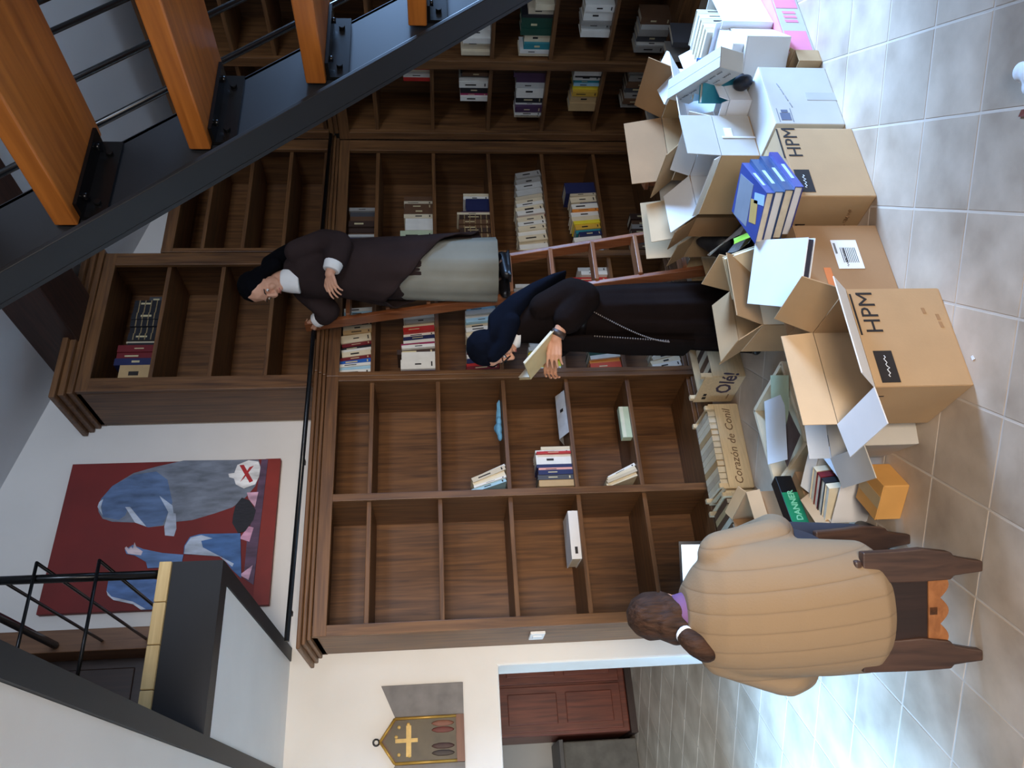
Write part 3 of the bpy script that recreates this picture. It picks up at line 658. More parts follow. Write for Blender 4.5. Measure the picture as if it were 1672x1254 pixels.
# tall upper bookcase, top shelf
shelf_row('top shelf of the tall upper bookcase', [('brown', .03, .25), ('tan', .12, .21), ('navy', .05, .25), ('dark red', .05, .25), ('dark red', .05, .25), ('black', .02, .2), ('beige', .012, .21),
          ('black', .05, .2, 0, 'bound volume'), ('black', .05, .2, 0, 'bound volume'), ('black', .05, .2, 0, 'bound volume'), ('black', .05, .2, 0, 'bound volume'), ('black', .05, .2, 0, 'bound volume'), ('black', .05, .2, 0, 'bound volume'), ('dark grey', .04, .12)], 2.56, 3.425 + ST / 2 + 0.0005, YB + 0.06)

# loose things on the empty shelves
wbk = MB(); wbk.box(0, .28, 0, .21, 0, .006, WCARD); wbk.box(0, .28, 0, .006, .006, .050, WCARD); wbk.box(0, .28, 0, .21, .050, .056, WCARD); wbk.box(.005, .275, .006, .205, .006, .050, PAGES)
wo = wbk.build('book', None); wo.location = (1.36, YF + 0.06, ZS[3]); wo.rotation_euler = (0, 0, R(-3))
tag(wo, 'thick white book lying alone on a shelf of the leftmost bay', 'book')
MB().box(.03, .07, -.001, .001, .018, .034).build('spine_print', INK, wo)
gb = MB(); gb.box(0, .21, 0, .05, 0, .06, solid(CN['pale green'])); gb.box(0.0, .21, -.001, .0, .035, .055, solid((214, 214, 190)))
go = gb.build('book', None); go.location = (2.10, YF + 0.05, ZS[4]); tag(go, 'pale green book lying on its long edge, fifth shelf of the second bay', 'book')
# leaflet, folded like a low tent
lp = MB(); lp.plate([(0, 0, 0.0), (.30, .02, 0.0), (.30, .10, .045), (0, .10, .045)], .0015); lp.plate([(0, .101, .045), (.30, .101, .045), (.30, .2, 0.004), (0, .19, 0.004)], .0015)
lo = lp.build('leaflet', mat('leaflet_grey', (196, 198, 200), 0.5, 0.1, 20)); lo.location = (2.14, YF + 0.04, ZS[3] + 0.001); tag(lo, 'folded grey-white leaflet lying on the fourth shelf of the second bay', 'leaflet')
rect_on('print', (0.16, 0.03, 0.0165), (1, 0, 0), (0, .97, .52), 0, .02, 0.0, .03, INK, lo)
# blue cloth
bc = MB()
for p, r in (((0, 0, .022), (.045, .035, .022)), ((.05, .0, .018), (.035, .03, .018)), ((-.045, .01, .016), (.03, .03, .016)), ((.02, .03, .03), (.03, .03, .02))): bc.ball(p, r)
bc.chain([(.08, 0, .014), (.14, .0, .010), (.2, .005, .009)], [.012, .009, .007]); bc.chain([(.06, 0.01, .03), (.13, .01, .024), (.19, .01, .02)], [.008, .006, .005])
co = bc.build('cloth', mat('blue_cloth', (108, 168, 204), 0.9, 0.15, 20, bump=0.2, bscale=80)); remesh(co, 0.006, 3); co.location = (2.20, YF + 0.10, ZS[2] + 0.002)
tag(co, 'crumpled light blue cloth on the third shelf of the second bay', 'cloth')
# ------------------------------------------------------------------ ladder
LB = Vector((2.93, 3.60, 0.0)); LT = Vector((2.96, 4.235, 2.50))     # centre line, foot and top
lad = empty('ladder', LB); tag(lad, 'brown wooden library step ladder leaning on the black rail', 'ladder')
Lr = lambda v: tuple(Vector(v) - LB)
def lad_pt(z, side):
    p = LB.lerp(LT, z / 2.5); hw = 0.155 - 0.02 * z / 2.5
    return Vector((p.x + side * hw, p.y, z))
for s in (-1, 1):
    a, b = lad_pt(0.0, s), lad_pt(2.5, s); q = MB()
    vs = []
    for p in (a, b):
        for dx, dy in ((-.013, -.04), (.013, -.04), (.013, .04), (-.013, .04)): vs.append(q.bm.verts.new(Lr((p.x + dx, p.y + dy, p.z))))
    for f in ((3, 2, 1, 0), (4, 5, 6, 7), (0, 1, 5, 4), (1, 2, 6, 5), (2, 3, 7, 6), (3, 0, 4, 7)): q.bm.faces.new([vs[i] for i in f])
    q.build('ladder_rail_side', LADW, lad, bevel=0.004)
for k in range(9):
    z = 0.285 + 0.2435 * k; a, b = lad_pt(z, -1), lad_pt(z, 1)
    MB().box(a.x + .012 - LB.x, b.x - .012 - LB.x, a.y - .055 - LB.y, a.y + .04 - LB.y, z - .012, z + .012).build('step', wood('step_wood', (118, 70, 44), (170, 118, 82), 'X', 0.35), lad, bevel=0.003)

# ------------------------------------------------------------------ people
def hand(mb, wrist, d, up, size=1.0, curl=0.5, thumb_side=1):
    """palm, four fingers and a thumb; d points along the hand, up is the back of the hand"""
    d = Vector(d).normalized(); up = Vector(up); up = (up - d * up.dot(d)).normalized(); s = d.cross(up) * thumb_side
    W = Vector(wrist); k = size
    for i in range(4):
        o = s * (0.030 - 0.0195 * i) * k
        mb.cap(W + o * 0.7 + d * 0.015 * k, W + o + d * 0.078 * k, 0.012 * k, 0.0105 * k)
        L = (0.066, 0.074, 0.070, 0.055)[i] * k; p = W + o + d * 0.08 * k; a = 0.15 + curl * (0.45 + 0.16 * i); dirn = d; r = 0.0078 * k; o = o * 0.12
        for seg in range(3):
            dirn = (d * math.cos(a) - up * math.sin(a) + s * (0.12 - 0.08 * i)).normalized()
            q = p + dirn * L * (0.45, 0.32, 0.25)[seg]; mb.cap(p, q, r, r * 0.9); p = q; r *= 0.9; a += curl * 0.8
    p = W + s * 0.028 * k + d * 0.022 * k; q = p + (s * 0.75 + d * 0.65 - up * 0.35).normalized() * 0.036 * k
    mb.cap(p, q, 0.0125 * k, 0.0105 * k); mb.cap(q, q + (d * 0.85 + s * 0.2 - up * 0.5).normalized() * 0.032 * k, 0.0105 * k, 0.0085 * k)
def head(mb, c, yaw, pitch, k=1.0, ears=True):
    """skull with brow, nose, lips, chin and ears; returns matrix, +x is the face"""
    T = Matrix.Translation(Vector(c)) @ Matrix.Rotation(yaw, 4, 'Z') @ Matrix.Rotation(pitch, 4, 'Y') @ Matrix.Scale(k, 4)
    def B(p, r): mb.ball(T @ Vector(p), tuple(x * k for x in r), None, Matrix.Rotation(yaw, 4, 'Z') @ Matrix.Rotation(pitch, 4, 'Y'))
    B((-.012, 0, .03), (.094, .074, .088)); B((.022, 0, -.045), (.062, .056, .066)); B((.05, 0, -.088), (.028, .03, .024))
    B((.066, 0, .022), (.022, .05, .014)); B((.062, .03, -.035), (.02, .022, .024)); B((.062, -.03, -.035), (.02, .022, .024))
    mb.cap(T @ Vector((.078, 0, .01)), T @ Vector((.102, 0, -.032)), .008 * k, .013 * k)
    B((.09, .010, -.036), (.012, .010, .008)); B((.09, -.010, -.036), (.012, .010, .008))
    B((.078, 0, -.062), (.012, .022, .006)); B((.076, 0, -.072), (.012, .02, .007))
    for s in (1, -1) if ears else (): B((-.005, .075 * s, -.012), (.018, .008, .03))
    return T
def face_parts(root, T, k=1.0, brow=(60, 44, 36)):
    ew = mat('eye_white', (225, 220, 214), 0.3, 0.02, 9); er = mat('iris_dark', (48, 34, 26), 0.3, 0.1, 9)
    for s in (1, -1):
        MB().ball(T @ Vector((.0735, .031 * s, -.001)), .0085 * k).build('eye', ew, root, smooth=True)
        MB().ball(T @ Vector((.0785, .031 * s, -.003)), .005 * k).build('iris', er, root, smooth=True)
        MB().tube([T @ Vector((.082, .015 * s, .018)), T @ Vector((.086, .032 * s, .023)), T @ Vector((.074, .05 * s, .018))], .0035 * k, 6).build('eyebrow', mat('brow', brow, 0.9, 0.1, 9), root)
    MB().tube([T @ Vector((.084, -.021, -.066)), T @ Vector((.0905, 0, -.067)), T @ Vector((.084, .021, -.066))], .0038 * k, 6).build('mouth', mat('lips', (168, 96, 88), 0.5, 0.08, 9), root)

# ---- nun standing on the ladder (local +x = forward, +y = her left)
P1 = empty('person', (2.915, 3.80, 1.272), R(190)); tag(P1, 'person in brown habit, grey skirt and black veil standing on the ladder', 'person')
b = MB()
T1 = head(b, (.125, 0, 1.395), R(0), R(34), 0.98, False)
b.chain([(.02, 0, 1.20), (.075, 0, 1.32)], [.05, .048])
b.cap((-.02, 0, .92), (-.01, 0, 1.12), .10, .10)
b.cap((0, .15, 1.20), (-.03, .19, .97), .05, .042); b.chain([(-.03, .19, .97), (.12, .165, .985), (.180, .14, 1.005)], [.04, .032, .026])
hand(b, (.180, .14, 1.005), (.85, -.25, -.18), (.1, .75, .6), 0.95, 0.5, 1)
b.cap((0, -.15, 1.20), (.05, -.29, 1.06), .05, .042); b.chain([(.05, -.29, 1.06), (.035, -.345, 1.12), (.03, -.375, 1.16)], [.04, .032, .026])
hand(b, (.03, -.375, 1.16), (-.15, -.85, .5), (.95, -.1, .25), 0.95, 0.85, -1)
for s in (1, -1): b.chain([(-.01, .075 * s, .86), (.0, .072 * s, .46), (-.01, .07 * s, .08)], [.09, .06, .042])
remesh(b.build('body', SKIN, P1), 0.0042, 2)
face_parts(P1, T1, 0.98)
h = MB()
h.loft([(-.01, 0, .50, .17, .19), (-.01, 0, .80, .16, .18), (-.02, 0, .95, .135, .165), (-.005, 0, 1.08, .145, .18), (0, 0, 1.19, .125, .175), (0.01, 0, 1.25, .08, .11), (.02, 0, 1.28, .06, .07)], 48)
h.chain([(0, .145, 1.20), (-.035, .185, 1.04), (.0, .195, .96), (.085, .17, .975)], [.068, .075, .078, .070]); h.chain([(0, -.145, 1.20), (.045, -.27, 1.07), (.038, -.325, 1.10)], [.068, .072, .062])
remesh(h.build('tunic', BROWNH, P1), 0.009, 4)
# brown overskirt gathered up towards the back: its hem climbs to the front
sk = MB(); k_ = sk.bm; rings = []
n = 56
for i in range(13):
    f = i / 12; ring = []
    for j in range(n):
        t = 2 * math.pi * j / n; c, s_ = math.cos(t), math.sin(t)
        hem = 0.44 + 0.24 * c - 0.07 * math.sin(t) - 0.03 * math.sin(3 * t)
        z = 1.0 * (1 - f) + hem * f
        rx = .145 + .065 * f; ry = .165 + .05 * f; g = 1 + (0.045 * f) * (math.sin(7 * t + 2 * f) + .6 * math.sin(13 * t))
        ring.append(k_.verts.new((-.012 + rx * c * g, ry * s_ * g, z)))
    rings.append(ring)
for i in range(12):
    for j in range(n):
        f_ = k_.faces.new([rings[i][j], rings[i][(j + 1) % n], rings[i + 1][(j + 1) % n], rings[i + 1][j]]); f_.smooth = True
so = sk.build('overskirt', BROWNH, P1); q = so.modifiers.new('cloth_thickness', 'SOLIDIFY'); q.thickness = 0.008
bk = MB(); bk.loft([(-.155, -.02, .16, .035, .13, 0, .1, 4), (-.15, -.02, .40, .045, .14, 0, .08, 4), (-.13, -.01, .70, .05, .15), (-.11, 0, .95, .04, .14)], 32)
bk.build('back_panel_of_cloth', BROWNH, P1)
gs_ = MB(); gs_.loft([(0, 0, .075, .185, .185, 0, .035, 8), (0, 0, .30, .178, .18, 0, .03, 8), (-.005, 0, .60, .165, .178, 0, .01, 8), (-.01, 0, .82, .13, .16)], 56, None, close=True)
gs_.build('grey_skirt', GREYH, P1)
# veil
v = MB(); Tm = T1
v.ball(Tm @ Vector((-.030, 0, .040)), (.098, .088, .090), None, Matrix.Rotation(R(34), 4, 'Y'))
for p, r in (((-.06, 0, -.03), .075), ((-.085, 0, -.10), .07)): v.ball(Tm @ Vector(p), r)
v.cap(Tm @ Vector((-.02, .07, .0)), Tm @ Vector((-.05, .075, -.12)), .026, .04); v.cap(Tm @ Vector((-.02, -.07, .0)), Tm @ Vector((-.05, -.075, -.12)), .026, .04)
v.loft([(-.165, 0, .98, .025, .15), (-.15, 0, 1.08, .035, .165), (-.11, 0, 1.20, .06, .15), (-.04, 0, 1.32, .095, .11), (.03, 0, 1.40, .10, .09)], 40)
remesh(v.build('veil', BLACK, P1), 0.008, 4)
c = MB(); c.loft([(.065, 0, 1.19, .095, .07), (.065, 0, 1.24, .08, .08), (.08, 0, 1.295, .056, .060)], 32)
remesh(c.build('collar', WHITEC, P1), 0.007, 2)
MB().tube([(.115, .168, .982), (.160, .150, .998)], [.054, .046], 16).build('cuff', WHITEC, P1, bevel=0.004)
MB().tube([(.037, -.335, 1.112), (.032, -.372, 1.152)], [.052, .046], 16).build('cuff', WHITEC, P1, bevel=0.004)
for s in (1, -1):
    f = MB(); f.chain([(-.03, .07 * s, .045), (.02, .07 * s, .036), (.12, .078 * s, .028)], [.036, .036, .028]); f.box(-.06, .15, .07 * s - .03, .07 * s + .034, .0, .014)
    sh = f.build('shoe', mat('black_leather', (18, 16, 18), 0.35, 0.2, 12), P1); remesh(sh, 0.006, 2)
    MB().tube([(.035, .07 * s - .035, .05), (.035, .07 * s, .078), (.035, .07 * s + .035, .05)], .008, 6).build('strap', mat('strap_brown', (74, 52, 44), 0.4, 0.1, 12), sh)
    st = MB(); st.cap((-.005, .07 * s, .07), (-.003, .07 * s, .22), .042, .05); st.build('stocking', BLACK, P1, smooth=True)

# ---- nun standing in front of the shelves, reading
P2 = empty('person', (2.30, 3.42, 0.0), R(166)); tag(P2, 'person in dark brown habit and navy veil standing and reading a book', 'person')
b = MB()
T2 = head(b, (.135, 0, 1.415), R(-6), R(40), 1.0, False)
b.chain([(.01, 0, 1.20), (.075, 0, 1.33)], [.05, .05]); b.cap((-.03, 0, .95), (-.03, 0, 1.10), .10, .10)
b.cap((-.01, .16, 1.18), (-.06, .20, 1.0), .05, .043); b.chain([(-.06, .20, 1.02), (.09, .20, 1.09), (.16, .18, 1.13)], [.042, .033, .027])
hand(b, (.16, .18, 1.13), (.92, -.12, .12), (.05, .9, .35), 1.0, 0.45, 1)
b.cap((-.01, -.16, 1.18), (-.04, -.20, .98), .05, .043); b.chain([(-.04, -.20, 1.0), (.12, -.10, 1.09), (.18, -.05, 1.12)], [.042, .033, .027])
hand(b, (.18, -.05, 1.12), (.9, .1, .15), (.05, -.9, .35), 1.0, 0.45, -1)
for s in (1, -1): b.chain([(-.02, .08 * s, .88), (-.01, .075 * s, .48), (-.02, .075 * s, .07)], [.09, .06, .045])
remesh(b.build('body', SKIN, P2), 0.0042, 2)
face_parts(P2, T2)
h = MB()
h.loft([(-.01, 0, .03, .185, .215, 0, .05, 9), (-.015, 0, .25, .175, .205, 0, .05, 9, .4), (-.02, 0, .60, .16, .19, 0, .04, 9, .8), (-.025, 0, .86, .145, .178, 0, .02, 9, 1.0), (-.025, 0, .98, .132, .165), (-.03, 0, 1.08, .14, .18), (-.015, 0, 1.18, .125, .18), (0.015, 0, 1.26, .095, .125), (.05, 0, 1.31, .075, .08)], 72)
for s in (1, -1): h.chain([(-.015, .15 * s, 1.18), (-.07, .19 * s, 1.04), (-.04, .20 * s, .985), (.065, .195 * s, 1.065)], [.07, .08, .085, .075])
remesh(h.build('habit', DBROWN, P2), 0.009, 3)
sc = MB(); sc.loft([(.16, 0, .42, .018, .115, 0, .06, 4), (.15, 0, .70, .02, .12, 0, .04, 4), (.125, 0, .95, .025, .12), (.125, 0, 1.12, .02, .10)], 32); sc.build('scapular', DBROWN, P2)
v = MB()
v.ball(T2 @ Vector((-.028, 0, .042)), (.100, .092, .094), None, Matrix.Rotation(R(34), 4, 'Y'))
for s in (1, -1): v.chain([T2 @ Vector((.045, .066 * s, .05)), T2 @ Vector((.035, .078 * s, -.03)), T2 @ Vector((-.03, .085 * s, -.13))], [.03, .038, .05])
v.loft([(-.20, 0, 1.05, .03, .165, 0, .04, 5), (-.17, 0, 1.12, .045, .175), (-.11, 0, 1.22, .07, .16), (-.03, 0, 1.32, .10, .135), (.04, 0, 1.39, .115, .118), (.075, 0, 1.44, .10, .10)], 44)
remesh(v.build('veil', NAVY, P2), 0.008, 4)
c = MB(); c.loft([(.075, 0, 1.285, .062, .07), (.095, 0, 1.325, .054, .056)], 28); c.build('collar', WHITEC, P2, smooth=True)
g = MB()
for s in (1, -1):
    g.tube([T2 @ Vector((.093, .034 * s + .022 * math.cos(t), -.004 + .018 * math.sin(t))) for t in [2 * math.pi * i / 14 for i in range(15)]], .0022, 5)
    g.tube([T2 @ Vector((.093, .056 * s, 0)), T2 @ Vector((0, .076 * s, .002))], .002, 5)
g.build('glasses', STEELP, P2)
bt = MB(); n = 40
for r_, z in ((1.03, .965), (1.035, .995)): pass
bt.loft([(-.025, 0, .962, .138, .173), (-.025, 0, 1.0, .137, .171)], 40); bt.build('belt', mat('belt_leather', (22, 18, 18), 0.35, 0.2, 10), P2)
MB().tube([(.02 + .025 * math.cos(t), .166 + .003 * math.cos(t), .978 + .022 * math.sin(t)) for t in [2 * math.pi * i / 12 for i in range(13)]], .006, 6).build('buckle', mat('buckle_steel', (150, 150, 152), 0.25, 0.1, 9, metal=0.9), P2)
ro = MB()
for k in range(44):
    f = k / 43; ro.ball((.03 + .16 * math.sin(f * math.pi * .5) - .02, .185 - .0 * f + .02 * math.sin(f * math.pi) - .05 * f, .96 - .40 * f), .0045, None, None, 1)
for k in range(30):
    f = k / 29; ro.ball((.135 + .025 * f, .14 - .015 * f + .0 * f, .93 - .37 * f), .0045, None, None, 1)
ro.build('rosary', mat('rosary_beads', (120, 110, 104), 0.4, 0.2, 20), P2)
MB().tube([(.125, .190, 1.11), (.150, .183, 1.124)], .036, 16).build('watch_strap', mat('watch_leather', (60, 44, 34), 0.5, 0.1, 10), P2)
for s in (1, -1):
    f = MB(); f.chain([(-.03, .08 * s, .04), (.03, .08 * s, .038), (.15, .085 * s, .03)], [.036, .038, .028]); remesh(f.build('shoe', mat('black_leather', (18, 16, 18), 0.35, 0.2, 12), P2), 0.007, 2)
# the open book in the hands
bo = empty('open_book', (2.045, 3.40, 1.17), R(166)); tag(bo, 'open tan paperback held by the reading person in the navy veil', 'book')
OB = Matrix.Rotation(R(-42), 4, 'Y')
tanm = solid((196, 176, 132))
q = MB(); q.plate([OB @ Vector(p) for p in ((-.10, .0, 0), (.12, .0, 0), (.12, .135, .055), (-.10, .135, .055))], .004); q.build('front_cover', tanm, bo)
q = MB(); q.plate([OB @ Vector(p) for p in ((-.10, .0, 0), (.12, .0, 0), (.12, -.135, .055), (-.10, -.135, .055))], .004); q.build('back_cover', tanm, bo)
for s in (1, -1):
    q = MB(); q.plate([OB @ Vector(p) for p in ((-.095, .004 * s, .008), (.115, .004 * s, .008), (.115, .128 * s, .062), (-.095, .128 * s, .062))], .010); q.build('pages', PAGES, bo)

# ---- woman seated with her back to the camera
P3 = empty('person', (0.645, 2.68, 0.0), R(60)); tag(P3, 'person in a tan cable-knit sweater with brown ponytail seated at a laptop', 'person')
b = MB()
T3 = head(b, (.14, .06, .935), R(-12), R(24), 0.98)
b.chain([(.06, 0.03, .80), (.11, 0.055, .90)], [.055, .05])
b.cap((-.02, 0, .50), (.02, 0, .70), .11, .10)
for s in (1, -1):
    b.chain([(.03, .15 * s, .76), (.06, .205 * s, .56), (.30, .15 * s, .58), (.40, .11 * s, .62)], [.055, .045, .034, .027])
    hand(b, (.40, .11 * s, .62), (.95, -.1 * s, -.15), (0, .1 * s, 1), 0.9, 0.4, -s)
    b.chain([(.0, .10 * s, .46), (.34, .13 * s, .47), (.32, .13 * s, .08), (.42, .14 * s, .05)], [.095, .07, .045, .035])
remesh(b.build('body', SKIN, P3), 0.005, 3)
face_parts(P3, T3, 0.95)
def knit():
    mt, nt, bs = base_mat('cable_knit'); N = nt.nodes; L = nt.links
    tc = N.new('ShaderNodeTexCoord')
    sp_ = N.new('ShaderNodeSeparateXYZ'); L.new(tc.outputs['Object'], sp_.inputs[0])
    # vertical cables: groups of ridges across the back (object y), drifting with height
    ma = N.new('ShaderNodeMath'); ma.operation = 'MULTIPLY_ADD'; ma.inputs[1].default_value = -0.16; L.new(sp_.outputs['Z'], ma.inputs[0]); L.new(sp_.outputs['Y'], ma.inputs[2])
    mm = N.new('ShaderNodeMath'); mm.operation = 'MULTIPLY'; mm.inputs[1].default_value = 2 * math.pi / 0.13; L.new(ma.outputs[0], mm.inputs[0])
    sn = N.new('ShaderNodeMath'); sn.operation = 'SINE'; L.new(mm.outputs[0], sn.inputs[0])
    ab = N.new('ShaderNodeMath'); ab.operation = 'ABSOLUTE'; L.new(sn.outputs[0], ab.inputs[0])
    pw = N.new('ShaderNodeMath'); pw.operation = 'POWER'; pw.inputs[1].default_value = 0.22; L.new(ab.outputs[0], pw.inputs[0])
    nz = N.new('ShaderNodeTexNoise'); nz.inputs['Scale'].default_value = 140; L.new(tc.outputs['Object'], nz.inputs['Vector'])
    ad = N.new('ShaderNodeMath'); ad.operation = 'MULTIPLY_ADD'; ad.inputs[1].default_value = 0.25; L.new(nz.outputs['Fac'], ad.inputs[0]); L.new(pw.outputs[0], ad.inputs[2])
    bp = N.new('ShaderNodeBump'); bp.inputs['Strength'].default_value = 0.3; bp.inputs['Distance'].default_value = 0.01
    L.new(ad.outputs[0], bp.inputs['Height']); L.new(bp.outputs[0], bs.inputs['Normal'])
    cr = N.new('ShaderNodeValToRGB'); cr.color_ramp.elements[0].color = rgb(124, 102, 78); cr.color_ramp.elements[1].color = rgb(142, 118, 90)
    cr.color_ramp.elements[0].position = 0.2; cr.color_ramp.elements[1].position = 0.8
    L.new(pw.outputs[0], cr.inputs[0]); L.new(cr.outputs[0], bs.inputs['Base Color'])
    bs.inputs['Roughness'].default_value = 0.95
    return mt
KNIT = knit()
sw_ = MB()
sw_.loft([(-.06, 0, .275, .15, .185), (-.065, 0, .32, .18, .215), (-.055, 0, .44, .185, .222), (-.035, 0, .58, .18, .226), (-.005, 0.005, .70, .165, .224), (.02, .015, .79, .14, .20), (.04, .025, .845, .11, .155), (.07, .035, .88, .075, .09)], 64)
sw_.chain([(.03, .165, .76), (.0, .235, .55), (.08, .255, .47), (.28, .18, .56)], [.08, .078, .072, .055]); sw_.chain([(.03, -.165, .76), (.035, -.205, .58), (.16, -.205, .52), (.32, -.15, .575)], [.08, .075, .072, .055])
remesh(sw_.build('sweater', KNIT, P3), 0.010, 4)
c = MB(); c.loft([(.075, .04, .865, .068, .075), (.10, .05, .915, .058, .062)], 28); c.build('purple_collar', mat('purple_shirt', (112, 80, 122), 0.9, 0.1, 12), P3, smooth=True)
HAIR = mat('brown_hair', (58, 38, 26), 0.7, 0.5, 40, (1.6, 1.6, 0.25), bump=0.6, bscale=70, spec=0.2)
v = MB(); v.ball(T3 @ Vector((-.022, 0, .032)), (.096 * .98, .083, .092), None, Matrix.Rotation(R(-12), 4, 'Z') @ Matrix.Rotation(R(24), 4, 'Y'))
v.cap(T3 @ Vector((-.06, .0, -.03)), T3 @ Vector((-.065, 0.0, -.075)), .06, .045)
for s in (1, -1): v.cap(T3 @ Vector((-.01, .06 * s, .0)), T3 @ Vector((-.05, .045 * s, -.06)), .03, .035)
remesh(v.build('hair', HAIR, P3), 0.006, 3)
hb = Vector((.022, .085, .898))
pn = MB(); pn.chain([hb, hb + Vector((-.035, .012, -.005)), hb + Vector((-.055, .03, -.03)), hb + Vector((-.06, .052, -.06)), hb + Vector((-.055, .065, -.08))], [.024, .034, .040, .036, .02]); remesh(pn.build('ponytail', HAIR, P3), 0.006, 3)
MB().tube([hb + Vector((-.012, .003, .002)), hb + Vector((-.028, .007, -.004))], .031, 14).build('hair_tie', WHITEC, P3, bevel=0.004)
tr = MB()
for s in (1, -1): tr.chain([(-.03, .09 * s, .45), (.10, .11 * s, .46), (.35, .13 * s, .47), (.33, .13 * s, .12)], [.12, .115, .085, .065])
remesh(tr.build('trousers', mat('dark_trousers', (40, 38, 46), 0.9, 0.15, 10), P3), 0.010, 4)
for s in (1, -1):
    f = MB(); f.chain([(.29, .13 * s, .045), (.36, .14 * s, .042), (.46, .15 * s, .032)], [.04, .042, .032]); remesh(f.build('shoe', mat('black_leather', (18, 16, 18), 0.35, 0.2, 12), P3), 0.008, 2)

# stool
STW = wood('stool_wood', (46, 30, 24), (78, 54, 42), 'Z', 0.45)
stl = empty('stool', (0.648, 2.655, 0.0), R(59)); tag(stl, 'dark carved wooden stool with scalloped low rail under the seated person', 'stool')
def leg(nm, x, s):
    q = MB(); prof = [(.0, -.018, .016), (.05, -.026, .022), (.09, -.034, .028), (.10, -.048, .040), (.13, -.052, .042), (.19, -.060, .046), (.26, -.054, .048), (.375, -.050, .050)]
    y = .142 * s; rings = []
    for z, a, b_ in prof:
        sp2 = (0.375 - z) * 0.10 * (-1 if x < 0 else 1)
        rings.append([q.bm.verts.new((x + sp2 + dx, y + (a if dy < 0 else b_) * 1.0, z)) for dx, dy in ((-.016, -1), (.016, -1), (.016, 1), (-.016, 1))])
    for i in range(len(rings) - 1):
        for j in range(4): q.bm.faces.new([rings[i][j], rings[i][(j + 1) % 4], rings[i + 1][(j + 1) % 4], rings[i + 1][j]])
    q.bm.faces.new(rings[0][::-1]); q.bm.faces.new(rings[-1]); q.build(nm, STW, stl, bevel=0.005)
for x in (-.15, .17):
    for s in (1, -1): leg('leg', x, s)
MB().box(-.165, .19, -.165, .165, .375, .40).build('seat', STW, stl, bevel=0.008)
MB().box(-.172, -.160, -.10, .10, .166, .374).build('back_board', wood('stool_dark', (30, 20, 18), (46, 30, 26), 'Z'), stl)
pr = [(-.125, .165)] + [(-.125 + .25 * i / 24, .125 - .028 * abs(math.sin(3 * math.pi * i / 24))) for i in range(25)] + [(.125, .165)]
MB().prism(pr, -.176, -.158, 'X').build('scalloped_rail', wood('rail_orange', (120, 72, 38), (158, 102, 60), 'X', 0.4), stl)
MB().box(-.176, .18, -.012, .012, .135, .16).build('stretcher', STW, stl)
# ------------------------------------------------------------------ cartons
def panel_pts(w, d, h, side, z0, z1):
    x0, x1, y0, y1 = -w / 2, w / 2, -d / 2, d / 2
    return {'F': [(x0, y0, z0), (x1, y0, z0), (x1, y0, z1), (x0, y0, z1)], 'B': [(x0, y1, z0), (x1, y1, z0), (x1, y1, z1), (x0, y1, z1)],
            'L': [(x0, y0, z0), (x0, y1, z0), (x0, y1, z1), (x0, y0, z1)], 'R': [(x1, y0, z0), (x1, y1, z0), (x1, y1, z1), (x1, y0, z1)]}[side]
def open_box(label, cx, cy, w, d, h, mt, flaps, rz=0.0, z0=0.0, tilt=(0, 0), mats=None, name='cardboard_box', t=0.004, group=None):
    """flaps: side -> (angle, length[, material]); 0 lies flat outwards, 90 stands up, -90 hangs down"""
    root = empty(name, (cx, cy, z0), rz); root.rotation_euler = (tilt[0], tilt[1], rz); tag(root, label, 'tray' if name == 'wooden_tray' else 'box', group)
    mats = mats or {}
    for s in 'FBLR':
        MB().plate(panel_pts(w, d, h, s, 0.005, h), t).build('side_panel', mats.get(s, mt), root)
    MB().box(-w / 2, w / 2, -d / 2, d / 2, 0, 0.005).build('bottom', mt, root)
    for s, fl in flaps.items():
        a, L = R(fl[0]), fl[1]; m_ = fl[2] if len(fl) > 2 else mt
        out = {'F': Vector((0, -1, 0)), 'B': Vector((0, 1, 0)), 'L': Vector((-1, 0, 0)), 'R': Vector((1, 0, 0))}[s]
        p = panel_pts(w, d, h, s, h, h); e0, e1 = Vector(p[0]), Vector(p[1])
        dv = out * math.cos(a) * L + Vector((0, 0, math.sin(a) * L)); ins = (e1 - e0).normalized() * 0.006
        MB().plate([e0 + Vector((0, 0, .003)), e1 + Vector((0, 0, .003)), e1 - ins + dv, e0 + ins + dv], t).build('flap', m_, root)
    return root
def closed_box(label, cx, cy, w, d, h, mt, rz=0.0, z0=0.0, tape=True, top=None, name='cardboard_box', tilt=(0, 0)):
    root = empty(name, (cx, cy, z0), rz); root.rotation_euler = (tilt[0], tilt[1], rz); tag(root, label, 'box')
    MB().box(-w / 2, w / 2, -d / 2, d / 2, 0, h - .004).build('body', mt, root, bevel=0.004)
    for s in (-1, 1): MB().box(-w / 2 + .001, w / 2 - .001, min(.001 * s, s * d / 2), max(.001 * s, s * d / 2), h - .004, h).build('top_flap', top or mt, root)
    if tape: MB().box(-w / 2 - .0005, w / 2 + .0005, -.025, .025, h, h + .0008).build('tape', mat('parcel_tape', (186, 160, 118), 0.25, 0.06, 9), root)
    return root
def scribble(root, o, xd, yd, n, w, mt=INK, r=0.0012, amp=0.006):
    """illegible handwriting: one wavering stroke per word"""
    X = Vector(xd).normalized(); Y = Vector(yd).normalized(); O = Vector(o); x = 0
    for k in range(n):
        L = w / n * rnd.uniform(.6, .85); pts = [O + X * (x + L * i / 12) + Y * (amp * math.sin(i * 2.1 + k) * rnd.uniform(.4, 1)) for i in range(13)]
        MB().tube(pts, r, 4, None).build('handwriting', mt, root); x += w / n
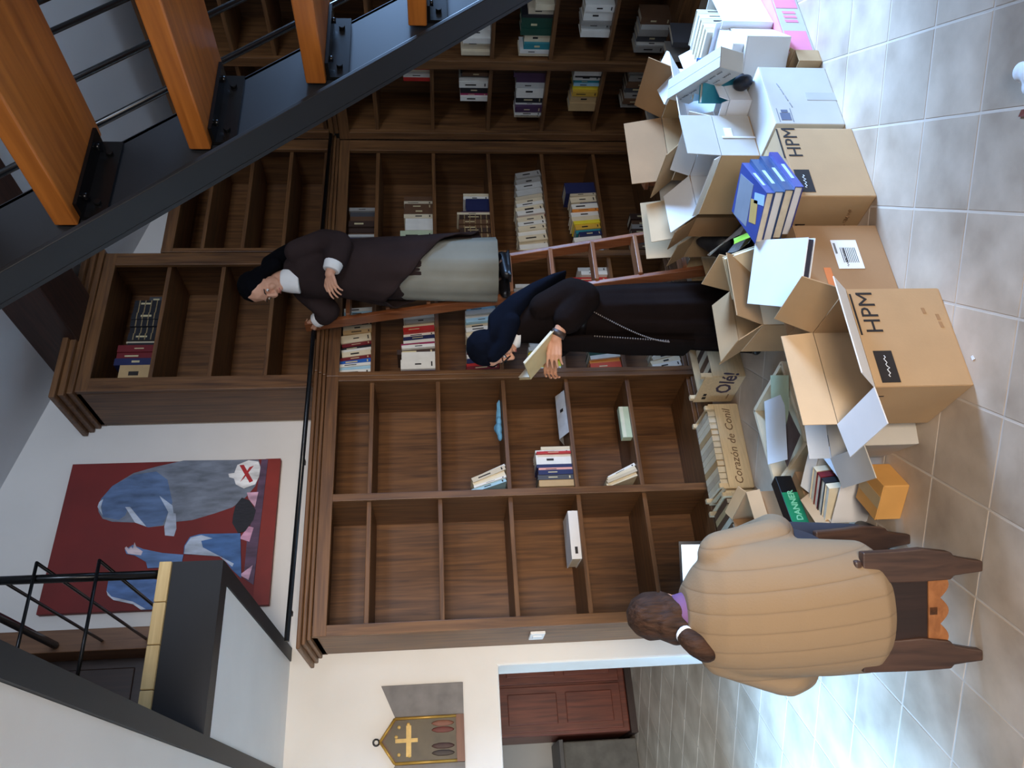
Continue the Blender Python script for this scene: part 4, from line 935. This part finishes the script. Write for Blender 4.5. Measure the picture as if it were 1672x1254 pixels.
def logo_box(root, fx, hpm_x, lab_x):
    """printed letters and dark patch on the front"""
    y = fx
    text_part('HPM', 0.082, (hpm_x, y, .245), (1, 0, 0), (0, 0, 1), INK, root, 'lettering')
    rect_on('printed_bar', (hpm_x - .005, y, .318), (1, 0, 0), (0, 0, 1), 0, .16, 0, .006, INK, root)
    rect_on('printed_patch', (lab_x, y, .240), (1, 0, 0), (0, 0, 1), 0, .116, 0, .062, INK, root)
    scribble(root, (lab_x + .02, y - .001, .270), (1, 0, .0), (0, 0, 1), 1, .10, PAPER, .0015, .008)

# front row, left to right
A = open_box('large open kraft carton marked HPM at the front of the pile, flaps up', 1.367, 2.283, .370, .276, .328, KRAFT,
     {'F': (44, .12, WCARD), 'B': (84, .12, KRAFTP), 'L': (-4, .125, WCARD), 'R': (66, .15, KRAFT)}, R(-1.5), mats={'B': KRAFTP})  # front flap is white to paint in the window light grazing it
logo_box(A, -.1408, .01, -.172)
for x, z in ((.085, .075), (.03, .03), (.06, .032)): rect_on('scuff', (x, -.1405, z), (1, 0, .1), (0, 0, 1), 0, .022, 0, .012, KRAFTD, A)
text_part('HPM', .05, (-.1875, .02, .27), (0, -1, 0), (0, 0, 1), INK, A, 'lettering')
D_ = closed_box('brown carton with white barcode label between the two HPM cartons', 1.822, 2.463, .34, .262, .335, KRAFTD)
lb = rect_on('address_label', (.095, -.1325, .205), (-1, 0, 0), (0, 0, -1), 0, .135, 0, .10, PAPER, D_)
for i in range(9): rect_on('barcode_bar', (.058, -.1335, .12 + .007 * i), (-1, 0, 0), (0, 0, 1), 0, .07, 0, rnd.choice((.002, .004)), INK, D_)
rect_on('label_print', (.08, -.1335, .192), (-1, 0, 0), (0, 0, 1), 0, .05, 0, .008, solid((120, 118, 116)), D_)
scribble(D_, (-.03, -.1335, .165), (1, 0, 0), (0, 0, 1), 2, .10, INK, .001, .006)
rect_on('orange_sticker', (-.035, -.1325, .265), (-1, 0, 0), (0, 0, -1), 0, .115, 0, .028, mat('orange_sticker', (206, 120, 66), .5, .08, 9), D_)
B_ = closed_box('closed HPM carton with dark printed patch under the blue books', 2.263, 2.41, .365, .285, .318, KRAFT)
logo_box(B_, -.1432, .02, -.162)
text_part('HPM', .06, (-.1832, .135, .225), (0, -1, 0), (0, 0, 1), INK, B_, 'lettering')
rect_on('printed_patch', (-.1832, .13, .17), (0, -1, 0), (0, 0, 1), -.01, .05, 0, .05, INK, B_)
scribble(B_, (-.1835, .05, .06), (0, -1, .1), (0, 0, 1), 3, .13, KRAFTD, .002, .01)
E_ = closed_box('white shipping carton with small printed symbol at the right of the front row', 2.67, 2.505, .345, .42, .30, GCARD, top=WCARD, tape=False)  # white carton: grey body and white top paint in light from above
for i, (x0, x1, z0, z1) in enumerate(((-.15, -.108, .225, .268), (-.105, -.09, .232, .26))): rect_on('printed_symbol', (0, -.2107, 0), (1, 0, 0), (0, 0, 1), x0, x1, z0, z1, solid((92, 98, 120)), E_)
for p, q in (((-.16, .218), (-.082, .218)), ((-.16, .276), (-.082, .276))): rect_on('symbol_frame', (0, -.2107, 0), (1, 0, 0), (0, 0, 1), p[0], q[0], p[1], p[1] + .002, solid((110, 112, 126)), E_)
scribble(E_, (-.075, -.2110, .205), (1, 0, .25), (0, 0, 1), 4, .16, solid((140, 140, 150)), .0012, .003)
rect_on('tape_strip', (-.03, -.2107, .0), (1, 0, 0), (0, 0, 1), 0, .045, .0, .13, mat('clear_tape', (176, 172, 168), .25, .05, 9), E_)
sb = open_box('small kraft tray on the floor holding white books beside the pink carton', 2.92, 2.345, .07, .10, .105, KRAFT, {'R': (30, .03)})
for k, (c_, t_) in enumerate((('white', .03), ('light blue', .014), ('pale grey', .028), ('white', .02))):
    o = book_mesh(t_, .19, .12, c_).build('book', None); o.matrix_world = Matrix.Translation((2.865 + .033 * k, 2.41, .105 + .0005 + .0)) @ Matrix.Rotation(R(-8), 4, 'Y')
    tag(o, '%s book standing %s from the left at the end of the white carton' % (c_, ORD[k]), 'book', 'books at the end of the white carton')
K_ = closed_box('low pink and grey printed carton on the floor at the right edge', 3.20, 2.45, .46, .27, .125, GCARD, tape=False, top=mat('pink_print', (226, 132, 160), .6, .1, 6))
PK = MATS['pink_print']
for x0, x1 in ((-.23, -.09), (.07, .23)):
    rect_on('pink_band', (0, -.1358, 0), (1, 0, 0), (0, 0, 1), x0, x1, .012, .115, PK, K_)
for x in (-.03, .0, .03): rect_on('pink_print', (x, -.1358, .03), (1, 0, .2), (0, 0, 1), 0, .018, 0, .06, PK, K_)
J_ = closed_box('plain white book-sized carton resting aslant on the pink carton', 3.06, 2.42, .28, .22, .20, WCARD, R(30), .127, False)
J2 = closed_box('thin white slip case lying on top of the white aslant carton', 3.07, 2.43, .24, .19, .05, WCARD, R(22), .328, False)
# blue picture books on the closed HPM carton
z = .320
for k, (c_, t_, dx, rz) in enumerate((((46, 54, 128), .034, .0, 20), ((28, 54, 98), .036, -.01, 21), ((34, 64, 104), .036, -.015, 22), ((56, 70, 130), .030, -.02, 24))):
    root = empty('book', (2.175 + dx, 2.355 + .01 * k, z), R(rz)); nm = ['bottom', 'second', 'third', 'top'][k]
    tag(root, 'large blue picture book, %s of the stack on the HPM carton' % nm, 'book', 'blue picture books')
    cm = solid(c_, .3); W_, D2 = .30, .21
    MB().box(-W_ / 2, W_ / 2, -D2 / 2, D2 / 2, 0, .003).build('back_cover', cm, root); MB().box(-W_ / 2, W_ / 2, -D2 / 2, D2 / 2, t_ - .003, t_).build('front_cover', cm, root)
    MB().box(-W_ / 2, W_ / 2, -D2 / 2, -D2 / 2 + .003, .003, t_ - .003).build('spine', cm, root)
    MB().box(-W_ / 2 + .006, W_ / 2 - .004, -D2 / 2 + .003, D2 / 2 - .005, .003, t_ - .003).build('pages', PAGES if k % 2 else WCARD, root)
    rect_on('spine_print', (-.08, -D2 / 2 - .0005, t_ * .35), (1, 0, 0), (0, 0, 1), 0, .12, 0, t_ * .35, solid((170, 190, 220)), root)
    if k == 3:
        rect_on('cover_picture', (-.02, -.02, t_ + .0006), (1, .1, 0), (-.1, 1, 0), 0, .15, -.06, .11, solid((122, 126, 134)), root)
        rect_on('cover_picture', (-.07, -.04, t_ + .0008), (1, .3, 0), (-.3, 1, 0), -.02, .05, 0, .09, solid((186, 150, 84)), root)
        rect_on('cover_picture', (-.14, -.09, t_ + .0008), (1, .3, 0), (-.3, 1, 0), 0, .10, 0, .04, solid((150, 176, 214)), root)
    z += t_ + .0006
# second row
C_ = open_box('open kraft carton with raised flaps behind the barcode carton', 1.96, 2.83, .30, .27, .36, KRAFT, {'F': (60, .16), 'L': (60, .13), 'R': (75, .14), 'B': (20, .14)}, R(-8))
cb1 = empty('book', (1.80, 2.38, .40), R(52)); cb1.rotation_euler = (R(6), R(-8), R(52)); tag(cb1, 'big white hardback with dark edge lying tilted on the open carton flaps', 'book')
wcov = mat('white_glossy_cover', (236, 240, 246), .3, .02, 6)
MB().box(-.18, .18, -.125, .125, .026, .030).build('front_cover', wcov, cb1, bevel=.001); MB().box(-.18, .18, -.125, .125, 0, .004).build('back_cover', wcov, cb1)
MB().box(-.175, .175, -.12, .122, .004, .026).build('pages', mat('dark_pages', (44, 44, 62), .6, .2, 30), cb1)
bk2 = book_mesh(.03, .2, .14, 'cream').build('book', None); bk2.matrix_world = Matrix.Translation((1.98, 2.74, .30)) @ Matrix.Rotation(R(35), 4, 'Z') @ Matrix.Rotation(R(70), 4, 'X')
tag(bk2, 'cream paperback sticking out of the open carton beside the big white hardback', 'book')
F_ = open_box('open carton with tall grey front flap and white lining behind the blue books', 2.62, 2.66, .24, .37, .17, KRAFT, {'F': (88, .15, GCARD), 'B': (35, .17, WCARD), 'R': (70, .10, WCARD), 'L': (62, .04, WCARD)}, 0, .302, mats={'F': GCARD, 'R': WCARD, 'B': WCARD})
rect_on('tape_seam', (-.02, -.190, .0), (1, 0, 0), (0, 0, 1), 0, .010, 0, .15, WCARD, F_)
rect_on('tape_seam', (-.01, -.190, .10), (1, 0, 0), (0, 0, 1), 0, .05, 0, .035, PAPER, F_)
MB().box(-.10, -.09, -.17, .17, .006, .145).build('folder_spine', mat('black_folder', (24, 18, 22), .5, .2, 9), F_)
G_ = open_box('tall kraft carton with flaps open at the back of the pile', 3.05, 2.82, .40, .34, .50, KRAFT, {'B': (78, .20, KRAFTD), 'L': (48, .17), 'F': (35, .14, WCARD), 'R': (60, .16, KRAFTD)}, R(-6), mats={'F': WCARD})
I_ = open_box('white carton packed with upright books at the right edge of the pile', 3.32, 2.50, .26, .26, .24, WCARD, {'L': (85, .03, WCARD), 'B': (60, .1, WCARD)}, R(10), .127)
for k in range(5):
    o = book_mesh(.042, .29, .18, ['beige', 'cream', 'beige', 'white', 'beige'][k]).build('book', None)
    o.matrix_world = Matrix.Translation((3.215 + .045 * k, 2.41 + .008 * k, .133)) @ Matrix.Rotation(R(10), 4, 'Z')
    tag(o, 'pale thick book standing in the white carton at the right edge, %s from the left' % ORD[k], 'book', 'books in the white carton')
H_ = closed_box('long grey cardboard archive box with handwriting lying aslant across the pile', 2.93, 2.44, .40, .09, .12, GCARD, R(-119), .43, False, tilt=(R(-6), R(17)))
scribble(H_, (-.20, -.051, .075), (1, 0, 0), (0, 0, 1), 3, .18, solid((104, 98, 94)), .0012, .008)
scribble(H_, (.03, -.051, .09), (1, 0, 0), (0, 0, 1), 3, .17, solid((104, 98, 94)), .0012, .006)
scribble(H_, (.06, -.051, .05), (1, 0, 0), (0, 0, 1), 2, .14, solid((104, 98, 94)), .0012, .006)
W1 = open_box('small white carton with opened lid between the grey flap and archive box', 2.83, 2.50, .15, .15, .10, WCARD, {'F': (75, .05), 'L': (70, .04), 'B': (80, .06)}, R(10), .302)
wt = MB(); wt.plate([(0, 0, 0), (.26, .02, .01), (.24, .17, .06), (-.02, .15, .05)], .012); wo2 = wt.build('book', WCARD); wo2.location = (3.18, 2.62, .50); wo2.rotation_euler = (0, 0, R(10)); tag(wo2, 'white opened booklet lying on top behind the packed white carton', 'book')
for k, (c_, x_, y_) in enumerate((('light blue', 3.0, 2.44), ('blue', 3.03, 2.40), ('teal', 2.93, 2.40))):
    o = book_mesh(.028, .19, .13, c_).build('book', None); o.matrix_world = Matrix.Translation((x_, y_, .302 + .02)) @ Matrix.Rotation(R(20 + 10 * k), 4, 'Z') @ Matrix.Rotation(R(-14), 4, 'Y')
    tag(o, '%s book wedged between the archive box and the white carton' % c_, 'book')
bag = MB(); bag.chain([(0, 0, .03), (.05, .02, .035), (.1, .0, .02)], [.03, .035, .02]); bg_ = remesh(bag.build('bag', mat('black_bag', (22, 24, 36), .5, .2, 10)), .008, 3); bg_.location = (2.83, 2.36, .303); bg_.rotation_euler = (0, 0, R(30)); tag(bg_, 'small black bag squeezed behind the white shipping carton', 'bag')
# panels and cartons near the ladder foot
M_ = open_box('pale carton with white front standing before the ladder foot', 2.86, 3.27, .36, .24, .36, KRAFTP, {'F': (80, .18, GCARD), 'L': (60, .12, KRAFTP), 'B': (80, .20, KRAFTP), 'R': (40, .12, KRAFT)}, R(-10), mats={'F': GCARD})
M2 = open_box('kraft carton with crumpled inside behind the grey-flap carton', 2.70, 3.02, .24, .16, .44, KRAFTD, {'L': (55, .14, KRAFTD), 'B': (70, .18, KRAFTP), 'F': (20, .1)}, R(-6))
# black plastic basket
bsk = empty('plastic_basket', (2.36, 3.02, 0.0), R(-12)); tag(bsk, 'black plastic lattice basket full of papers in front of the dark habit', 'basket')
BP = mat('black_plastic', (34, 34, 38), .45, .2, 10)
MB().box(-.19, .19, -.13, .13, 0, .008).build('bottom', BP, bsk)
for (x0, y0, x1, y1) in ((-.19, -.13, .19, -.13), (.19, -.13, .19, .13), (.19, .13, -.19, .13), (-.19, .13, -.19, -.13)):
    a, c2 = Vector((x0, y0, 0)), Vector((x1, y1, 0)); nn = int((c2 - a).length / .028)
    q = MB()
    for i in range(nn + 1):
        p = a.lerp(c2, i / nn); q.tube([p + Vector((0, 0, .0)), p + Vector((0, 0, .22))], .004, 4)
    for zz in (.03, .06, .09, .12, .15, .18): q.tube([a + Vector((0, 0, zz)), c2 + Vector((0, 0, zz))], .004, 4)
    q.tube([a + Vector((0, 0, .215)), c2 + Vector((0, 0, .215))], .010, 6); q.build('lattice_side', BP, bsk)
def sheet(label, loc, rot, w, d, mt, curl=.01, name='paper_sheet'):
    q = MB(); n = 6; V = [[q.bm.verts.new((w * (i / n - .5), d * (j / n - .5), curl * math.sin(3 * i / n + 2 * j / n) + curl * (i / n) ** 2)) for j in range(n + 1)] for i in range(n + 1)]
    for i in range(n):
        for j in range(n): q.bm.faces.new([V[i][j], V[i + 1][j], V[i + 1][j + 1], V[i][j + 1]])
    o = q.build(name, mt); s_ = o.modifiers.new('sheet_thickness', 'SOLIDIFY'); s_.thickness = .0012
    o.location = loc; o.rotation_euler = rot; return tag(o, label, 'paper')
sheet('white paper sheet curling out of the black basket', (2.44, 2.98, .30), (R(55), R(10), R(50)), .15, .21, PAPER, .02)
sheet('pale green printed sheet sticking up in the black basket', (2.33, 3.07, .28), (R(70), R(0), R(40)), .16, .2, mat('pale_mint', (184, 208, 196), .7, .06, 9), .015)
sheet('bright green leaflet leaning beside the blue picture books', (2.20, 2.63, .34), (R(60), R(15), R(30)), .09, .18, mat('lime_green', (140, 190, 40), .6, .08, 9), .01)
sheet('grey printed magazine page lying behind the blue picture books', (2.28, 2.68, .30), (R(40), R(-10), R(60)), .2, .26, mat('magazine_grey', (104, 98, 92), .5, .35, 26), .02)
bin_ = MB(); bin_.chain([(0, 0, .1), (.0, .02, .22), (.05, .04, .30)], [.09, .08, .05]); b2 = remesh(bin_.build('bin_bag', mat('dark_grey_bag', (46, 46, 50), .4, .25, 18, bump=.5, bscale=30)), .01, 2); b2.location = (2.63, 3.20, 0); tag(b2, 'dark grey plastic bag slumped behind the black basket', 'bag')
# small wooden stool in the corner
sst = empty('step_stool', (3.62, 3.62, 0), R(25)); tag(sst, 'small wooden stool standing in the shadow by the corner bookcase', 'stool')
MB().box(-.17, .17, -.13, .13, .40, .425).build('seat', LADW, sst, bevel=.004)
for x in (-.14, .14):
    for y in (-.1, .1): MB().tube([(x * 1.15, y * 1.15, 0), (x, y, .40)], .016, 6).build('leg', LADW, sst)
for y in (-.1, .1): MB().tube([(-.15, y * 1.07, .2), (.15, y * 1.07, .2)], .011, 6).build('rung', LADW, sst)
for k in range(7):
    o = book_mesh(.04, .22, .16, ['grey', 'dark grey', 'pale grey', 'grey', 'brown', 'grey', 'dark grey'][k], title=False).build('book', None)
    o.matrix_world = Matrix.Translation((4.24 - .004 * k, 3.93 - .11 * k, .0005)) @ Matrix.Rotation(R(-90 + rnd.uniform(-8, 8)), 4, 'Z')
    tag(o, '%s book standing on the floor along the side bookcase, %s from the corner' % (['grey', 'dark grey', 'pale grey', 'grey', 'brown', 'grey', 'dark grey'][k], ORD[k]), 'book', 'books on the floor along the side bookcase')

# ------------------------------------------------------------------ fruit crates with books, on the floor by the bookcase
CRW = mat('crate_board', (214, 190, 150), .75, .08, 12, (1, 8, 8))
def crate(label, cx, cy, w, d, h, rz, text=None, tsize=.05, side=None):
    root = empty('fruit_crate', (cx, cy, 0), rz); tag(root, label, 'crate')
    for s in 'FBLR':
        z1 = h if s in 'LR' else h * .82
        MB().plate(panel_pts(w, d, h, s, .006, z1), .007).build('board', CRW, root)
    MB().box(-w / 2, w / 2, -d / 2, d / 2, 0, .006).build('bottom', CRW, root)
    for x in (-1, 1):
        for y in (-1, 1): MB().box(x * w / 2 - .012 + (-x) * .016, x * w / 2 + .012 + (-x) * .016, y * d / 2 - .012 + (-y) * .016, y * d / 2 + .012 + (-y) * .016, .006, h + .02).build('corner_post', CRW, root)
    return root
c1 = crate('wide fruit crate lettered Corazon de Conil, filled with books', 1.855, 4.15, .50, .28, .17, R(-2))
text_part('Corazón de Conil', .062, (-.235, -.1442, .055), (1, 0, 0), (0, 0, 1), mat('crate_print', (112, 82, 54), .8, .1, 9), c1, 'lettering', .25)
c2 = crate('small fruit crate with a red tomato emblem beside the lettered crate', 1.395, 4.13, .34, .28, .17, R(4))
em = MB(); em.tube([(-.02, -.1445, .075), (-.02, -.148, .075)], .048, 20); em.build('emblem_ring', solid((120, 130, 92)), c2)
em = MB(); em.tube([(-.02, -.1482, .075), (-.02, -.149, .075)], .042, 20); em.build('emblem_ground', CRW, c2)
em = MB(); em.tube([(-.02, -.1492, .075), (-.02, -.150, .075)], .027, 20); em.build('emblem_tomato', solid((210, 82, 50)), c2)
c3 = crate('fruit crate with Olé lettering and hand holes, left of the dark habit', 2.365, 3.945, .40, .27, .23, R(2))
c4 = crate('second Olé fruit crate nearer the dark habit', 2.665, 3.675, .40, .21, .24, R(4))
OI = mat('ole_ink', (70, 58, 74), .8, .15, 9)
for c_, w_ in ((c3, .40), (c4, .40)):
    text_part('Olé!', .125, (-w_ / 2 - .0045, .045, .05), (0, -1, 0), (0, 0, 1), OI, c_, 'lettering', .15, .002)
    for yy in (.09, .055): MB().box(-w_ / 2 - .0046, -w_ / 2 - .0030, yy - .012, yy + .012, .168 if yy > .06 else .172, .19).build('hand_hole', INK, c_)
    rect_on('crate_print', (-w_ / 2 - .0042, .10, .04), (0, -1, 0), (0, 0, 1), 0, .05, 0, .008, solid((160, 130, 96)), c_)
def crate_books(cr, n, w, d, hz, nm, cols):
    for k in range(n):
        t_ = (w - .05) / n - .004; c_ = cols[k % len(cols)]
        o = book_mesh(t_, d - .05, hz, c_, title=False).build('book', None)
        # spine up: rotate so that the spine faces the ceiling
        o.matrix_world = Matrix.Translation(cr.location) @ Matrix.Rotation(cr.rotation_euler[2], 4, 'Z') @ Matrix.Translation((-w / 2 + .025 + k * (w - .05) / n, -(d - .05) / 2, .008 + hz)) @ Matrix.Rotation(R(-90), 4, 'X')
        tag(o, '%s book with spine up in the %s, %s from the left' % (c_, nm, ORD[k]), 'book', 'books in the ' + nm)
crate_books(c1, 12, .50, .28, .165, 'lettered crate', ['cream', 'beige', 'cream', 'tan', 'cream'])
crate_books(c2, 8, .34, .28, .16, 'emblem crate', ['beige', 'brown', 'tan', 'brown'])
crate_books(c3, 8, .40, .27, .15, 'left Olé crate', ['beige', 'dark brown', 'cream', 'brown'])
for k in range(4):
    o = book_mesh(.02, .17, .11, ['pale grey', 'beige', 'pale grey', 'cream'][k]).build('book', None); o.matrix_world = Matrix.Translation((1.15 + .024 * k, 3.88, .0005)) @ Matrix.Rotation(R(10), 4, 'Z')
    tag(o, 'pale book standing on the floor left of the emblem crate, %s from the left' % ORD[k], 'book', 'books left of the emblem crate')
# ------------------------------------------------------------------ things between the crates and the seated person
Q_ = open_box('pale shallow wooden tray holding papers behind the big open carton', 1.60, 3.27, .42, .40, .14, mat('tray_wood', (226, 206, 172), .7, .06, 9), {}, R(5), name='wooden_tray', t=.020)
sheet('white printed page lying in the pale wooden tray', (1.58, 3.27, .155), (R(3), R(-2), R(72)), .21, .30, PAPER, .002)
sheet('pale green printed page under the white page in the tray', (1.66, 3.20, .142), (0, R(2), R(60)), .21, .29, mat('page_green', (196, 206, 170), .7, .08, 9), .003)
sheet('dark brown folder lying in the corner of the pale tray', (1.51, 3.19, .146), (0, R(3), R(20)), .2, .2, mat('folder_brown', (92, 78, 76), .6, .1, 9), .004, 'folder')
P_ = open_box('brown carton holding the green book beside the emblem crate', 1.20, 3.60, .30, .25, .26, KRAFTD, {'F': (-60, .06, KRAFT), 'L': (20, .07, KRAFT), 'R': (40, .05, KRAFT)}, R(10))
gbk = empty('book', (1.18, 3.22, .157), R(14)); tag(gbk, 'thick black and green book with green title spine on edge by the brown carton', 'book')
MB().box(-.15, .15, -.03, .03, 0, .075).build('cover', solid((16, 16, 18), .4), gbk, bevel=.003)
rect_on('green_spine', (0, -.0306, 0), (1, 0, 0), (0, 0, 1), -.10, .06, .002, .073, solid((28, 124, 84), .4), gbk); rect_on('red_spine', (0, -.0306, 0), (1, 0, 0), (0, 0, 1), -.15, -.115, .004, .07, solid((196, 74, 44), .4), gbk)
text_part('DANNER', .038, (-.085, -.0316, .022), (1, 0, 0), (0, 0, 1), solid((120, 190, 150), .5), gbk, 'lettering', 0, .001)
pb = MB().box(-.13, .13, -.11, .11, 0, .155).build('crate_block', KRAFTD); pb.location = (1.18, 3.26, 0); pb.rotation_euler = (0, 0, R(14)); tag(pb, 'plain brown carton under the black and green book', 'box')
MB().box(-.131, .131, -.02, .02, .155, .156).build('tape', MATS['parcel_tape'], pb)
O_ = open_box('grey open carton with wide flap at the left of the big HPM carton', 1.27, 2.62, .19, .26, .20, GCARD, {'L': (-12, .12, GCARD), 'B': (60, .08, GCARD)}, R(-14))
rk = MB(); rk.ball((0, 0, .03), (.028, .024, .03)); rko = rk.build('rubber_stopper', solid((176, 30, 34), .4)); rko.location = (1.22, 2.58, .006); tag(rko, 'small round red thing inside the grey open carton', 'ball')
MB().tube([(0, 0, .055), (0, 0, .068)], .008, 8).build('knob', solid((176, 30, 34), .4), rko)
N_ = open_box('white paper-lined carton of books between the grey carton and the stool', 1.17, 2.97, .20, .20, .15, WCARD, {'R': (30, .05, WCARD), 'F': (-45, .07, WCARD), 'B': (50, .05, KRAFT)}, R(32))
for k, c_ in enumerate(('cream', 'black', 'dark red', 'cream')):
    o = book_mesh(.034, .17, .17, c_).build('book', None); o.matrix_world = Matrix.Translation((1.17, 2.97, .012)) @ Matrix.Rotation(R(32), 4, 'Z') @ Matrix.Translation((-.08 + .04 * k, -.07, .0)) @ Matrix.Rotation(R(-6), 4, 'X') 
    tag(o, '%s book standing in the white paper-lined carton' % c_ + (' nearest the stool' if k == 0 else ' nearest the big carton' if k == 3 else ''), 'book')
V_ = closed_box('small orange-yellow carton on the floor beside the stool', 1.06, 2.75, .15, .15, .10, mat('orange_carton', (206, 152, 82), .7, .08, 6), R(34), 0, True)
cs = MB().box(-.06, .06, -.04, .04, 0, .03).build('case', mat('black_case', (20, 22, 34), .3, .2, 9), None, bevel=.012); cs.location = (1.36, 2.97, .10); cs.rotation_euler = (R(35), R(20), R(30)); tag(cs, 'small black case with pale label leaning before the tray', 'case')
rect_on('pale_label', (-.035, -.02, .0306), (1, 0, 0), (0, 1, 0), 0, .07, 0, .035, solid((150, 186, 204)), cs)
cd = MB().box(-.08, .08, -.07, .07, 0, .10).build('kraft_block', KRAFTP, None, bevel=.004); cd.location = (1.36, 2.98, 0); cd.rotation_euler = (0, 0, R(20)); tag(cd, 'little pale carton under the small black case', 'box')
MB().box(-.081, .081, -.014, .014, .10, .101).build('tape', MATS['parcel_tape'], cd)
# laptop on a low table
tbl = empty('low_table', (.80, 3.18, 0), R(-8)); tag(tbl, 'low dark wooden table carrying the laptop in front of the seated person', 'table')
MB().box(-.20, .19, -.17, .17, .465, .49).build('tabletop', STW, tbl, bevel=.004)
for x in (-.17, .16):
    for y in (-.13, .14): MB().box(x - .02, x + .02, y - .02, y + .02, 0, .465).build('leg', STW, tbl)
lt = empty('laptop', (.83, 3.13, .4905), R(-24)); tag(lt, 'open black laptop with lit white screen in front of the seated person', 'laptop')
LB_ = mat('laptop_black', (26, 28, 34), .4, .1, 9)
MB().box(-.165, .165, -.12, .11, 0, .016).build('base', LB_, lt, bevel=.003)
for i in range(4): MB().box(-.14, .14, -.02 + .028 * i, .002 + .028 * i, .016, .018).build('key_row', solid((44, 46, 52)), lt)
LM = Matrix.Translation((0, .115, .016)) @ Matrix.Rotation(R(-14), 4, 'X')
MB().box(-.165, .165, -.004, .004, 0, .215, None, LM).build('lid', LB_, lt); sc_ = MB().box(-.152, .152, -.0055, -.0045, .014, .205, None, LM).build('screen', emit('lit_screen', (214, 232, 244), 1.1), lt)
# scraps on the floor
tq = MB()
for p, r in (((0, 0, .02), (.04, .03, .022)), ((.03, .02, .018), (.03, .03, .02)), ((-.03, .02, .016), (.03, .028, .018))): tq.ball(p, r)
to = remesh(tq.build('tissue', PAPER), .006, 2); to.location = (1.80, 1.46, .0); tag(to, 'crumpled white tissue on the tiles at the right edge of the floor', 'tissue')
lf_ = MB(); lf_.plate([(0, 0, .004), (.06, .01, .006), (.07, .03, .004), (.01, .025, .004)], .003); lo_ = lf_.build('leaf', solid((120, 60, 44))); lo_.location = (1.71, 1.50, 0); lo_.rotation_euler = (0, 0, R(40)); tag(lo_, 'brown scrap lying on the tiles beside the crumpled tissue', 'scrap')
sc2 = MB().plate([(0, 0, .002), (.014, .002, .003), (.016, .012, .002), (.002, .012, .002)], .002).build('paper_scrap', PAPER); sc2.location = (1.245, 2.10, 0); tag(sc2, 'tiny white paper scrap on the tiles before the big HPM carton', 'scrap')
